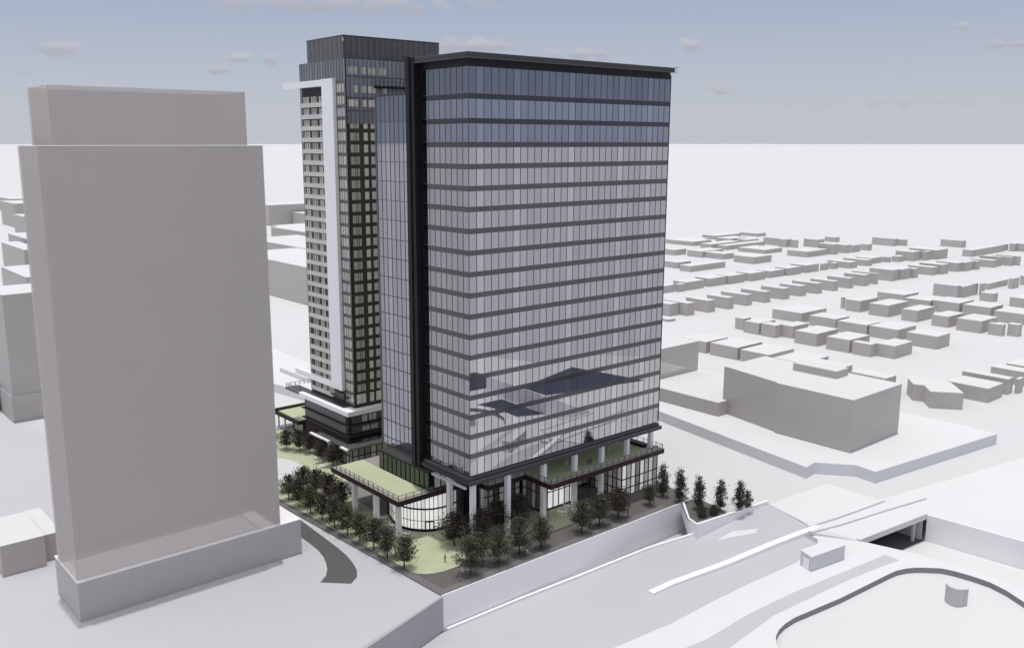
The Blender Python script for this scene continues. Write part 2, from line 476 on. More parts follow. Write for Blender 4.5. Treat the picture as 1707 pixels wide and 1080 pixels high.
# far white platform with its edge
PLAT = [(202.0, 117.3), (206.8, 117.9), (213.0, 110.0), (212.2, 104.5), (267.5, 97.8), (268.5, 107.0), (262, 230), (225, 260), (212.0, 173.6)]
b = MB(); b.prism(PLAT, G, 0.0, bottom=False)
struct(b.build('platform', M['platform']))
# terraces left of the residential tower
b = MB(); b.prism([(139.5, 262), (165, 262), (160.5, 296), (162.0, 330), (128, 330)], G, 0.0, bottom=False)
b.prism([(146, 272), (156, 272), (156, 292), (146, 292)], 0.0, 1.6, bottom=False)
struct(b.build('platform', M['platform']))

# broad white street climbing past the underpass
b = MB()
b.poly([(202.95, 112, G + .004), (202.45, 86.9, G + .004), (205, 58, G + .004), (268, 74, G + .004), (420, 105, G + .004), (330, 84, G + .004), (261.6, 88.3, G + .004), (228.4, 93.8, G + .004), (203.8, 98.3, G + .004)][1:4] + [(262, 88.3, G + .004), (228.4, 93.8, G + .004), (203.0, 98.4, G + .004)])
struct(b.build('street', M['platform']))
# ---- plaza: dark paving slab, kerb, lawn, loop
b = MB()
b.prism([(94.4, 127.302), (168.0, 127.302), (168.6, 127.5), (172.4, 141), (172.4, 240), (90.0, 240), (91.6, 185)], G, G + .10, bottom=False)
b.prism([(165.0, 127.302), (158.4, 120.2), (157.5, 116.9), (167.9, 112.9 + 2.4), (170.1, 125.0), (168.4, 127.302)][::-1], G, G + .10, bottom=False)
struct(b.build('plaza_paving', M['paving']))
b = MB()
b.prism([(94.38, 127.32), (159.9, 127.32), (159.9, 129.0), (96.1, 129.0)], G + .1, G + .28)
b.prism([(94.38, 127.34), (96.08, 129.02), (95.0, 150), (93.3, 185), (91.8, 239.9), (90.02, 239.9), (91.6, 185)], G + .1, G + .28)
struct(b.build('pavement', M['kerb']))
lawn = [(95.2, 149.0), (95.4, 140.0), (95.7, 138.7), (96.2, 137.4), (97.4, 136.2), (98.6, 135.5), (100.6, 134.9), (103.0, 134.8), (106, 134.9), (137.0, 134.9), (138.0, 137.5), (147.0, 137.5), (147.0, 150), (172.2, 150), (172.2, 239),
        (92.2, 239), (93.5, 185)]
b = MB(); b.prism(lawn, G + .1, G + .16, bottom=False)
struct(b.build('lawn', M['lawn']))
b = MB()
loop = []
for k in range(40):
    t = 2 * math.pi * k / 40
    loop.append((max(93.2, 96.5 + 12.2 * math.cos(t)), 209.5 + 12.2 * math.sin(t)))
b.prism(loop, G + .16, G + .20, bottom=False)
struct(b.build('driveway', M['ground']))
b = MB()
b.prism([(106.5, 166), (128, 166), (128, 190), (110, 190), (107.2, 180)], G + .16, G + .19, bottom=False)
struct(b.build('driveway', mat('taupe_driveway', (.25, .24, .235), .9, var=.04)))
# curved dark ramp in the ground
ramp = [(87.6, 176.0), (91.9, 176.0), (91.25, 164), (90.9, 158), (90.4, 153.5), (89.6, 149.8), (88.6, 146.7), (87.0, 144.0), (84.6, 142.3), (80.3, 146.6), (82.6, 148.4), (84.2, 150.6), (85.4, 153.2), (86.4, 156.0), (87.1, 159.5), (87.4, 163.5), (87.5, 168)]
ramp = [(x - .55, y) for x, y in ramp]
struct(sheet('curved_ramp', ramp[::-1], None, M['dark_ramp'], 0.006, lambda x, y: G))
# dark sheets added outside the frame to put dark shapes in the tower's reflection
b = MB()
b.poly([(190, -4, -9.17), (222, 4, -9.17), (226, 26, -9.17), (190, 24, -9.17)])
b.poly([(188, 40, -9.17), (204.8, 40, -9.17), (204.2, 63.5, -9.17), (188, 57, -9.17)])
b.poly([(205.2, 50, G + .006), (240, 40, G + .006), (246, 71, G + .006), (205.0, 63, G + .006)])
struct(b.build('dark_reflection_sheet', mat('dark_reflection_colour', (.065, .072, .105), .9)))

# ---- walls and small structures, each a thing
def wall(name, label, cat, bb, m):
    o = bb.build(name, m)
    return tag(o, label, cat)
b = MB(); b.prism([(94.42, 127.05), (168.2, 127.05), (168.2, 127.3), (94.42, 127.3)], -10.3, G + .16)
wall('retaining_wall', 'long white retaining wall between the dark plaza paving and the highway', 'wall', b, M['concrete'])
b = MB()
pts = [(95.2, 126.9), (113.2, 126.8), (130.5, 126.1), (146.8, 122.4), (158.2, 118.3)]
for k in range(4):
    (x0, y0), (x1, y1) = pts[k], pts[k + 1]
    q = [(x0, y0 - .55), (x1, y1 - .55), (x1, y1), (x0, y0)]
    b.prism(q, lambda x, y: zr(x) - 1.2, lambda x, y: zr(x) + .5)
wall('kerb_wall', 'thin white edge wall along the left side of the highway', 'wall', b, M['concrete'])
b = MB()
par = [(165.0, 127.0), (158.4, 120.0), (157.3, 116.7), (180.2, 113.7)]
inn = [(165.6, 126.8), (158.9, 120.0), (157.9, 117.2), (180.2, 114.25)]
for k in range(3):
    q = [par[k], par[k + 1], inn[k + 1], inn[k]]
    b.prism(q, lambda x, y: zr(x) - .6, lambda x, y: G + .32 + (0.0 if x < 170 else .5))
wall('parapet_wall', 'white parapet wall with a corner, below the two round shrubs', 'wall', b, M['concrete'])
b = MB()
ms = [(134.7, 110.5), (140.0, 109.4), (152.7, 105.3), (163.3, 102.6), (170.6, 100.5), (176.5, 98.6)]
for k in range(len(ms) - 1):
    (x0, y0), (x1, y1) = ms[k], ms[k + 1]
    q = [(x0, y0 - .75), (x1, y1 - .75), (x1, y1 + .75), (x0, y0 + .75)]
    b.prism(q, lambda x, y: zr(x) - .2, lambda x, y: zr(x) + .45 + max(0, (x - 134.7)) * .012)
wall('median_barrier', 'long white median barrier running up the middle of the highway', 'barrier', b, M['concrete'])
# street over the sunken road: deck with kerbs, and its tunnel
b = MB()
b.prism([(177.6, 89.45), (202.4, 86.85), (202.9, 112), (180.3, 113.6), (176.5, 100.6)], G - 1.0, G + .03)
b.prism([(177.4, 89.4), (202.4, 86.8), (202.45, 87.7), (177.5, 90.3)], G + .03, G + .35)
for line, w_ in ((((173.0, 98.5), (181.7, 96.5), (196.0, 94.3), (211.6, 91.6)), .35), (((175.2, 100.4), (184.8, 98.9), (197.5, 97.6), (202.5, 97.1)), .3)):
    for k in range(3):
        (x0, y0), (x1, y1) = line[k], line[k + 1]
        b.prism([(x0, y0 - w_), (x1, y1 - w_), (x1, y1 + w_), (x0, y0 + w_)], G - .3, G + .45)
wall('bridge_deck', 'white street deck with low kerbs crossing over the dark underpass', 'bridge', b, M['platform'])
b = MB()
b.poly([(177.7, 89.3, -9.15), (202.3, 86.9, -9.15), (202.5, 111, -9.15), (178.2, 111, -9.15)])
struct(b.build('shaded_underpass_floor', M['tunnel']))  # floor coloured dark to paint the shadow under the deck
b = MB()
b.prism([(177.9, 110), (202.5, 110), (202.5, 110.5), (177.9, 110.5)], -9.2, G - 1.02)
b.prism([(202.0, 87.6), (202.4, 87.6), (202.5, 110), (202.1, 110)], -9.2, G - 1.02)
b.box(199.6, 200.2, 88.2, 88.8, -9.2, G - 1.02)
wall('underpass_wall', 'grey inner walls of the dark underpass below the street deck', 'wall', b, M['ground_grey'])
b = MB()
b.prism([(202.42, 86.8), (204.62, 58.0), (206.0, 30.2), (206.3, 30.2), (204.95, 58.0), (202.75, 86.8)], -9.4, G + .05)
wall('retaining_wall', 'pale grey retaining wall on the right of the sunken road', 'wall', b, M['concrete'])
# white service block beside the highway
t = thing('service_block', 'small white rectangular service block standing beside the highway', 'shed', (161.1, 91.3, zr(161.1)))
b = MB(); b.prism([(161.2, 91.1), (169.3, 88.4), (170.3, 91.4), (162.2, 94.1)], lambda x, y: zr(x) - .3, lambda x, y: zr(x) + 3.1); b.build('wall', mat('block_grey', (.62, .62, .63), .8), t)
b = MB(); b.prism([(161.1, 91.0), (169.35, 88.3), (170.4, 91.45), (162.15, 94.2)], lambda x, y: zr(x) + 3.103, lambda x, y: zr(x) + 3.2); b.build('roof', M['platform'], t)
b = MB(); b.prism([(161.13, 91.5), (161.25, 91.5), (161.85, 93.3), (161.73, 93.3)], -5.6, zr(161.2) + 2.3); b.build('door', M['white'], t)
# curved screen in the hollow
b = MB()
arc = [(169.75, 68.1), (169.1, 67.4), (168.8, 66.5), (168.95, 65.6), (169.6, 64.9), (170.6, 64.4)]
ina = [(x + .35, y + .02) for x, y in arc]
for k in range(5):
    b.prism([arc[k], arc[k + 1], ina[k + 1], ina[k]], -5.5, -1.9)
wall('curved_screen_wall', 'small curved grey screen wall standing alone in the oval hollow', 'wall', b, mat('screen_grey', (.50, .50, .50), .6))

# ================================================================== OFFICE TOWER
rnd = random.Random(3)
U0, U1, V0 = 111.14, 170.25, 139.43
office = thing('office_tower', 'tall glass office tower with dark spandrel bands on white columns over a brown edged podium', 'building', (U0, V0, G))
BT = [89.4, 84.8, 80.3, 76.15, 71.95, 67.95, 63.7, 59.45, 55.2, 51.0, 46.75, 42.6, 38.45, 34.2, 30.1, 26.0, 21.85, 17.7]   # spandrel tops
TH = 1.05
rowz = []
top = 94.45
for z in BT:
    rowz.append((z, top)); top = z - TH
rowz.append((12.9, top))
b = MB()
b.box(U0 + .12, U1 - .12, V0 + .12, 157.0, 12.0, 95.3)
b.box(113.6, 167.0, 157.0, 175.3, 11.0, 89.6)
b.build('core', M['charcoal'], office)
NU = 31; DU = (U1 - U0) / NU
colv = [1.0 + rnd.uniform(-.05, .05) for _ in range(NU)]
for k in (1, 6, 14, 22, 27): colv[k] = 1.17
NV = 8; DV = (154.1 - V0) / NV
colw = [1.0 + rnd.uniform(-.05, .05) for _ in range(NV)]
for r, (z0, z1) in enumerate(rowz):
    up = .78 if r == 0 else (1.15 if r < 3 else .97)  # brightness of the reflected sky painted into the upper rows' pane tint
    b = MB(); m = MB()
    for k in range(NU):
        b.box(U0 + k * DU, U0 + (k + 1) * DU, V0, V0 + .1, z0, z1, up * colv[k] * (1 + rnd.uniform(-.03, .03)))
        if k: m.box(U0 + k * DU - .05, U0 + k * DU + .05, V0 - .05, V0 - .002, z0, z1)
    o = b.add(m).build('window_band', [M['office_glass'], M['mullion']], office)
    b = MB(); m = MB()
    for k in range(NV):
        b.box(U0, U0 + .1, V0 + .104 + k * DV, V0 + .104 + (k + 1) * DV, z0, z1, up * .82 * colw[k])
        if k: m.box(U0 - .05, U0 - .002, V0 + k * DV - .05, V0 + k * DV + .05, z0, z1)
    o = b.add(m).build('window_band', [M['office_glass'], M['mullion']], office)
for z in BT:
    b = MB()
    b.box(U0 - .012, U1, V0 - .012, V0 + .1, z - TH, z)
    b.box(U0 - .012, U0 + .1, V0 + .1, 154.1, z - TH, z)
    o = b.build('spandrel', M['spandrel'], office)
    m = MB()
    m.box(U0 - .06, U1, V0 - .06, V0 - .014, z - .07, z)
    m.box(U0 - .06, U0 - .014, V0 - .014, 154.1, z - .07, z)
    m.build('edge_strip', M['frame_grey'], o)
b = MB(); b.box(U0 - .09, U0 + .02, V0 - .09, V0 + .02, 12.9, 94.45); b.build('corner_mullion', M['mullion'], office)
b = MB(); b.box(U1 + .002, U1 + .25, V0 - .06, 157, 12.9, 95.2); b.build('end_trim', M['mullion'], office)
b = MB(); b.box(U0 - .02, U1, V0 - .02, 157.0, 94.3, 95.74); b.build('top_band', M['black'], office)
# projecting frame: eave, back fin, sill
b = MB()
b.prism([(109.75, 137.95), (169.9, 137.95), (169.9, 158), (109.75, 158)], 95.75, 96.65)
o = b.build('eave', M['charcoal'], office)
m = MB(); m.box(109.72, 169.93, 137.92, 138.0, 96.65, 96.8); m.box(109.72, 109.8, 138.0, 158, 96.65, 96.8)
m.box(109.74, 169.9, 137.90, 137.945, 95.72, 95.85); m.box(109.70, 109.745, 138.0, 158, 95.72, 95.85)
m.build('edge_strip', M['frame_grey'], o)
b = MB()
b.box(109.6, 113.0, 155.05, 157.6, 11.2, 96.9)
b.box(111.0, 111.3, 154.22, 155.05, 12.0, 95.2)  # black panel standing in for the fin's reflection in the glass
b.box(109.35, 109.6, 156.4, 157.7, 11.0, 97.0)
o = b.build('fin', M['black'], office)

b = MB()
b.prism([(109.9, 138.1), (170.2, 138.1), (170.2, 157), (109.9, 157)], 11.45, 12.2)
o = b.build('sill', M['charcoal'], office)
m = MB()
m.prism([(110.6, 138.9), (170.1, 138.9), (170.1, 139.4), (110.6, 139.4)], 12.203, 12.8); m.box(110.6, 111.1, 139.4, 155, 12.203, 12.8)
m.box(109.86, 170.2, 138.02, 138.095, 12.2, 12.4)
m.build('sill_trim', M['frame_grey'], o)
b = MB(); b.box(U0, U1, V0 + 1.0, 156.9, 11.0, 11.445); b.build('soffit', M['column'], office)
b = MB(); b.bar((109.0, 138.2, 11.3), (109.0, 149.6, 11.3), .5, .45); b.bar((109.0, 149.3, 11.3), (110.6, 149.3, 11.3), .3); b.bar((109.0, 144.0, 11.3), (110.6, 144.0, 11.3), .3)
b.build('light_canopy', M['silver'], office)
b = MB(); b.bar((169.5, 137.8, 96.9), (170.9, 137.6, 96.9), .12); b.bar((170.2, 137.7, 96.9), (170.2, 137.7, 95.6), .1); b.bar((169.9, 137.8, 95.6), (170.8, 137.6, 95.6), .1)
b.build('cleaning_arm', M['silver'], office)
# lower rear wing
zs = [90.0, 84.5, 80.3, 76.1, 71.9, 67.7, 63.4, 59.15, 54.9, 50.6, 46.35, 42.2, 38.0, 33.8, 29.6, 25.3, 21.0, 16.8, 12.6, 10.6]
NR = 10; DR = (175.0 - 157.7) / NR
for r in range(len(zs) - 1):
    b = MB(); m = MB()
    for k in range(NR):
        a = (.80 if r == 0 else 1.0) * (1 + rnd.uniform(-.05, .05)) * (1.12 if k in (3, 7, 9) else 1)
        if k == NR - 1: a *= .8
        b.box(113.45, 113.55, 157.7 + k * DR, 157.7 + (k + 1) * DR, zs[r + 1], zs[r], a)
        if k: m.box(113.38, 113.447, 157.7 + k * DR - .055, 157.7 + k * DR + .055, zs[r + 1] + .12, zs[r] - .004)
    b.box(113.56, 167, 175.3, 175.4, zs[r + 1], zs[r], .9)
    m.box(113.32, 113.447, 157.7, 175.0, zs[r + 1] - .07, zs[r + 1] + .07)
    o = b.add(m).build('rear_window_band', [M['rear_glass'], M['frame_grey']], office)
b = MB(); b.box(113.35, 113.6, 175.0, 175.5, 10.6, 90.1); b.build('rear_corner', M['frame_grey'], office)
b = MB(); b.box(113.4, 167.2, 157.0, 175.5, 90.0, 90.3); b.build('rear_roof', M['charcoal'], office)
# ---- podium slab with brown edge
SLAB = [(101.05, 178.3), (101.05, 150.9), (121.2, 150.9), (121.2, 145.8), (132.2, 145.8), (132.2, 137.4), (170.3, 137.4), (170.3, 178.3)]
b = MB(); b.prism(SLAB, 5.5, 6.42); b.build('podium_slab', M['taupe'], office)
def outline_band(pts, i0, i1, th, z0, z1, bb, out=0.0):
    for k in range(i0, i1):
        (x0, y0), (x1, y1) = pts[k], pts[k + 1]
        d = Vector((x1 - x0, y1 - y0)); d.normalize(); n = Vector((d.y, -d.x))
        o_ = n * out; i_ = n * (out - th)
        bb.prism([(x0 + o_.x, y0 + o_.y), (x1 + o_.x, y1 + o_.y), (x1 + i_.x, y1 + i_.y), (x0 + i_.x, y0 + i_.y)], z0, z1)
b = MB()
b.box(100.9, 101.04, 150.75, 178.3, 5.45, 6.55)
b.box(101.04, 121.05, 150.75, 150.89, 5.45, 6.55)
b.box(121.05, 121.19, 145.65, 150.89, 5.45, 6.55)
b.box(121.19, 132.05, 145.65, 145.79, 5.45, 6.55)
b.box(132.05, 132.19, 137.25, 145.79, 5.45, 6.55)
b.box(132.19, 170.45, 137.25, 137.39, 5.45, 6.55)
b.box(170.31, 170.45, 137.39, 178.3, 5.45, 6.55)
b.build('brown_fascia', M['brown'], office)
b = MB(); b.prism([(102.1, 178.0), (102.1, 152.0), (109.35, 152.0), (109.35, 178.0)], 6.42, 6.56, bottom=False)
b.build('roof_lawn', M['lawn'], office)
b = MB(); b.prism([(133.3, 139.3), (167.2, 139.3), (167.2, 168), (133.3, 168)], 6.42, 6.56, bottom=False)
b.build('roof_lawn', M['lawn'], office)
b = MB(); b.box(166.9, 168.2, 141.0, 156, 6.56, 7.3); b.box(150, 167, 155.5, 156.2, 6.56, 7.3); b.build('planter_edge', M['black'], office)
def railing(pts, step=1.95, z=6.56, h=1.15, name='railing', par=office, mt=M['mullion']):
    bb = MB(); g = MB()
    for k in range(len(pts) - 1):
        p = Vector((*pts[k], z)); q = Vector((*pts[k + 1], z)); L = (q - p).length; n = max(1, round(L / step))
        for i in range(n + 1):
            c = p.lerp(q, i / n); bb.box(c.x - .06, c.x + .06, c.y - .06, c.y + .06, z, z + h)
        bb.bar(p + Vector((0, 0, h + .03)), q + Vector((0, 0, h + .03)), .07)
        g.bar(p + Vector((0, 0, h / 2 + .05)), q + Vector((0, 0, h / 2 + .05)), .03, h - .15)
    o = bb.build(name, mt, par); g.build('glass_panel', M['rail_glass'], o)
railing([(101.2, 176.2), (101.2, 151.05), (121.0, 151.05)])
railing([(132.35, 145.6), (132.35, 137.55), (170.1, 137.55), (170.1, 156)])
railing([(121.35, 145.95), (132.0, 145.95)])
# terrace pavilion (green tinted glass) and lit upper storey
b = MB(); m = MB()
n = 11
for k in range(n):
    v0, v1 = 151.6 + (171.0 - 151.6) * k / n, 151.6 + (171.0 - 151.6) * (k + 1) / n
    b.box(109.5, 109.6, v0, v1, 6.57, 10.6, 1 + rnd.uniform(-.12, .12)); m.box(109.4, 109.498, v0 - .1, v0 + .1, 6.57, 10.6)
for k in range(6):
    u0_, u1_ = 109.6 + 1.8 * k, 109.6 + 1.8 * (k + 1)
    b.box(u0_, u1_, 151.6, 151.7, 6.57, 10.6, .8); m.box(u0_ - .06, u0_ + .06, 151.5, 151.598, 6.57, 10.6)
m.box(109.38, 120.4, 151.45, 151.59, 10.45, 10.7); m.box(109.38, 109.49, 151.6, 171, 10.45, 10.7)
o = b.add(m).build('pavilion_glass', [M['green_glass'], M['black']], office)
b = MB(); b.box(109.7, 121, 151.8, 171, 6.57, 10.55); b.box(109.5, 121, 151.6, 171, 10.71, 10.9); b.build('pavilion_body', M['charcoal'], office)
def glazed(name, p, q, z0, z1, n, mt, mull, vals, transoms=(), base=.35, par=office, depth=.1):
    """glazed wall from p to q; outward side is to the right of p->q"""
    p = Vector((*p, 0)); q = Vector((*q, 0)); d = (q - p); L = d.length; d.normalize(); nn = Vector((d.y, -d.x, 0))
    bb = MB(); m = MB()
    for k in range(n):
        a = p + d * (L * k / n); c = p + d * (L * (k + 1) / n)
        bb.prism([tuple(a.xy), tuple(c.xy), tuple((c - nn * depth).xy), tuple((a - nn * depth).xy)], z0, z1, a=vals(k) if callable(vals) else vals[k % len(vals)])
        e = a + nn * .05; m.bar((e.x, e.y, z0), (e.x, e.y, z1), .20)
    e = q + nn * .05; m.bar((e.x, e.y, z0), (e.x, e.y, z1), .14)
    for t_ in list(transoms):
        m.bar((p.x + nn.x * .06, p.y + nn.y * .06, t_), (q.x + nn.x * .06, q.y + nn.y * .06, t_), .12, .22)
    if base: m.bar((p.x + nn.x * .07, p.y + nn.y * .07, z0 + base / 2), (q.x + nn.x * .07, q.y + nn.y * .07, z0 + base / 2), .14, base)
    o = bb.add(m).build(name, [mt, mull], par)
    return o
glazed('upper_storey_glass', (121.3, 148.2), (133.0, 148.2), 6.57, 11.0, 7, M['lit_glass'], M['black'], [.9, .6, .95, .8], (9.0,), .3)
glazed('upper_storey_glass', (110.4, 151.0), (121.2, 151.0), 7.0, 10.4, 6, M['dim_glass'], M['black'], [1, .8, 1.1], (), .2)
# ground storeys
arcp = [(107.6, 164.2), (106.5, 160.5), (106.1, 157.5), (106.3, 155.2), (106.9, 153.3), (107.8, 151.7), (109.0, 150.4), (110.6, 149.5), (112.6, 149.0), (114.8, 149.0), (117.0, 149.6)]
arcp = [(x, y + 2.0 if y < 151.5 else y + (2.0 * max(0, (164.2 - y) / 12.7))) for x, y in arcp]
b = MB(); m = MB()
pts = []
for k in range(len(arcp) - 1):
    for i in range(2):
        t_ = i / 2; pts.append((arcp[k][0] * (1 - t_) + arcp[k + 1][0] * t_, arcp[k][1] * (1 - t_) + arcp[k + 1][1] * t_))
pts.append(arcp[-1])
lv = [.55, .6, .8, .9, 1, 1, 1, .95, 1, 1, 1, .78, 1, 1, 1, .85, .8, .5, .45, .45]
for k in range(len(pts) - 1):
    (x0, y0), (x1, y1) = pts[k], pts[k + 1]
    d = Vector((x1 - x0, y1 - y0)).normalized(); nn = Vector((d.y, -d.x))
    b.prism([(x0, y0), (x1, y1), (x1 - nn.x * .1, y1 - nn.y * .1), (x0 - nn.x * .1, y0 - nn.y * .1)], G + .16, 5.49, a=lv[k % len(lv)])
    e = (x0 + nn.x * .05, y0 + nn.y * .05); f = (x1 + nn.x * .05, y1 + nn.y * .05)
    m.bar((*e, G + .16), (*e, 5.49), .1)
    m.bar((*e, 2.3), (*f, 2.3), .16, .35)
    m.bar((*e, G + .45), (*f, G + .45), .18, .55)
    m.bar((*e, -.4), (*f, -.4), .08, .1)
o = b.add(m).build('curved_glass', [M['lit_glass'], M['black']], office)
b = MB(); x0, y0 = pts[12]; x1, y1 = pts[14]
d = Vector((x1 - x0, y1 - y0)).normalized(); nn = Vector((d.y, -d.x))
for t_ in (0, .5, 1):
    e = (x0 + (x1 - x0) * t_ + nn.x * .15, y0 + (y1 - y0) * t_ + nn.y * .15); b.bar((*e, G + .16), (*e, -.55), .2)
b.bar((x0 + nn.x * .15, y0 + nn.y * .15, -.55), (x1 + nn.x * .15, y1 + nn.y * .15, -.55), .2)
b.build('door_frame', M['black'], office)
b = MB(); b.prism([(117.1, 151.2), (117.1, 160), (108, 166), (107.9, 164.3), (112, 158)], G + .16, 5.49); b.box(117.1, 121.0, 150.9, 152, G + .16, 5.49); b.build('inner_wall', M['charcoal'], office)
mixv = lambda k: [1.0, .25, .9, 1.0, .2, .8][k % 6]
b = MB(); b.box(118.5, 122.0, 149.9, 151.0, G + .16, 5.49); b.build('dark_pier', M['black'], office)
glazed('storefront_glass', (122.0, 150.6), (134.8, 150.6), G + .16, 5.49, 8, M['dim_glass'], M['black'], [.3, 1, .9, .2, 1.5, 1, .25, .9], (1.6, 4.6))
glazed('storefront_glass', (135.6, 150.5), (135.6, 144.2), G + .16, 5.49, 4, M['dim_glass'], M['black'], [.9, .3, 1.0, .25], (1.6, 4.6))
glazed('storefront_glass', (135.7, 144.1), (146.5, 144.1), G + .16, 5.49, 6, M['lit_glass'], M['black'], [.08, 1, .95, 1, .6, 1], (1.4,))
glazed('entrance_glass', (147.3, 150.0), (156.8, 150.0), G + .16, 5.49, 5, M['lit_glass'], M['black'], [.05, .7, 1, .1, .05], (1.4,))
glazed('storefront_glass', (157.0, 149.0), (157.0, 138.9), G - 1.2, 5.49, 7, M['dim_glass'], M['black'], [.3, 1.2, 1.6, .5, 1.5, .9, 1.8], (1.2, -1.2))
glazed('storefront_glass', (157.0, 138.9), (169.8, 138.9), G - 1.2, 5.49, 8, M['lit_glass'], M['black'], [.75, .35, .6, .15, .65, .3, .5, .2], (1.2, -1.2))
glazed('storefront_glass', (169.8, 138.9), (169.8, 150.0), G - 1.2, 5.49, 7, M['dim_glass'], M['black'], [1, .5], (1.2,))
b = MB(); b.box(122.0, 135.0, 151.0, 151.4, G + .16, 5.49); b.box(136.2, 146.2, 144.6, 151, G + .16, 5.49); b.box(157.6, 169.2, 139.5, 150, G + .16, 5.49); b.box(147.0, 157.0, 150.6, 151, G + .16, 5.49)
b.box(112, 168, 156, 177, G + .16, 5.49)
b.build('inner_wall', M['charcoal'], office)
for u, v in [(112.7, 140.5), (122.3, 140.5), (132.9, 140.5), (142.6, 140.5), (151.5, 140.5), (160.3, 140.5), (168.9, 140.5), (112.7, 148.4)]:
    b = MB(); b.box(u - .5, u + .5, v - .5, v + .5, G + .1, 11.34); b.build('column', M['column'], office)
for v in (154.3, 163.0, 172.0):
    b = MB(); b.box(102.8, 103.8, v - .5, v + .5, G + .1, 5.49); b.build('column', M['column'], office)
b = MB(); b.box(120.7, 121.2, 147.2, 147.7, G + .16, 5.49); b.build('slim_column', M['column'], office)

# ================================================================== RESIDENTIAL TOWER
res = thing('residential_tower', 'slender dark residential tower with a white bracket frame and stacked balconies behind the office tower', 'building', (121.9, 201.4, G))
US, VS, UE, VE = 121.9, 201.4, 152.0, 224.8
b = MB(); b.box(US + .1, UE, VS + .1, VE - .1, 11.5, 100.5); b.build('shaft', M['olive'], res)
b = MB()
n = 34
for k in range(n):
    u0_, u1_ = US + (UE - .8 - US) * k / n, US + (UE - .8 - US) * (k + 1) / n
    b.box(u0_, u1_ - .06, 202.1, 202.3, 100.5, 106.0, .8 + .4 * (k % 2) * .6 + rnd.uniform(-.05, .05)); b.box(u1_ - .06, u1_, 202.1, 202.2, 100.5, 106.0, .35)
n = 16
for k in range(n):
    v0_, v1_ = 202.3 + 18 * k / n, 202.3 + 18 * (k + 1) / n
    b.box(US, US + .2, v0_, v1_ - .08, 100.5, 106.0, .9 + .25 * (k % 2)); b.box(US + .05, US + .2, v1_ - .08, v1_, 100.5, 106, .4)
b.box(US + .2, UE - .8, 202.3, 220.3, 100.5, 105.9)
b.box(US - .05, UE - .7, 202.0, 220.4, 105.9, 106.12, .45)
b.build('crown_screen', M['screen'], res)
b = MB(); b.box(US - .12, US, 201.95, 202.1, 104.6, 105.4); b.build('crown_lamp', M['white'], res)
# glazed head storeys
b = MB(); m = MB()
n = 24
for k in range(n):
    u0_, u1_ = US + 30.0 * k / n, US + 30.0 * (k + 1) / n
    for (za, zb, f) in ((96.3, 100.48, .9), (91.2, 96.3, .9), (84.9, 91.2, .8)):
        b.box(u0_, u1_, VS, VS + .1, za, zb, f * (1 + rnd.uniform(-.1, .1)))
    m.box(u0_ - .06, u0_ + .06, VS - .08, VS - .002, 84.9, 100.48)
n = 17
for k in range(n):
    v0_, v1_ = VS + (VE - VS) * k / n, VS + (VE - VS) * (k + 1) / n
    b.box(US, US + .1, v0_ if k else v0_ + .101, v1_, 95.0, 100.48, .75 + rnd.uniform(-.1, .1)); m.box(US - .08, US - .002, v0_ - .06, v0_ + .06, 95.0, 100.48)
b.box(US, US + .1, 201.502, 206.2, 12.0, 95.0, .55)
b.box(US, US + .1, 223.6, 224.8, 12.0, 95.0, .7)
for z in (96.3, 91.2, 88.0): m.box(US, UE, VS - .1, VS - .003, z - .12, z + .12)
o = b.add(m).build('curtain_wall', [M['grey_glass'], M['frame_grey']], res)
b = MB(); b.box(US - .15, US + .06, VS - .15, VS + .06, 11.5, 100.5); b.build('corner_mullion', M['black'], res)
FL = 2.955
Z0 = 12.6
def win(name, u0_, u1_, z0_, z1_, v, split, a, par=res):
    bb = MB(); m = MB()
    bb.box(u0_, u1_, v - .03, v + .05, z0_, z1_, a)
    o = bb.build(name, M['window'], par)
    for s_ in split: m.box(s_ - .07, s_ + .07, v - .08, v - .031, z0_, z1_)
    if split: m.build('mullion', M['olive'], o)
    return o
for k in range(25):
    z = Z0 + FL * k + (0.35 if k else .5)
    if k == 0:
        for (a_, c_) in ((122.5, 123.9), (124.0, 125.4), (126.6, 127.9), (128.6, 130.6)):
            win('window', a_, c_, z - .6, z + 1.9, VS + .1, (), .95 + rnd.uniform(-.05, .1))
        continue
    f = 1 + rnd.uniform(-.12, .08)
    win('window', 122.85, 125.35, z - .2, z + 1.75, VS + .1, (124.0, 124.6), .62 * f)
    win('window', 126.75, 127.95, z - .2, z + 1.75, VS + .1, (), .85 + rnd.uniform(-.05, .05))
    win('window', 128.85, 130.05, z - .2, z + 1.75, VS + .1, (), .72 + rnd.uniform(-.05, .05))
for k, zz in ((25, 89.0), (26, 92.6 - .2), (27, 96.9)):
    for (a_, c_) in ((122.6, 124.0), (124.2, 125.2), (126.6, 127.7), (128.4, 129.3), (129.5, 130.6), (131.6, 132.6), (132.9, 133.8)):
        if rnd.random() < .8: win('window', a_, c_, zz, zz + 1.7, VS - .03, (), (.95, .9, .7)[k - 25] + rnd.uniform(-.1, .1))
# narrow glazing between corner and frame
for k in range(28):
    z = Z0 + FL * k + .15
    bb = MB(); m = MB()
    for (a_, c_) in ((202.3, 203.3), (203.7, 204.5), (204.8, 205.6)):
        bb.box(US - .03, US - .002, a_, c_, z, z + 2.05, .75 + rnd.uniform(-.12, .1))
    m.box(US - .08, US - .002, 201.5, 206.2, z + 2.2, z + 2.32); m.box(US - .08, US - .002, 201.5, 206.2, z + 2.7, z + 2.78)
    o = bb.add(m).build('glazing_strip', [M['window'], M['frame_grey']], res)
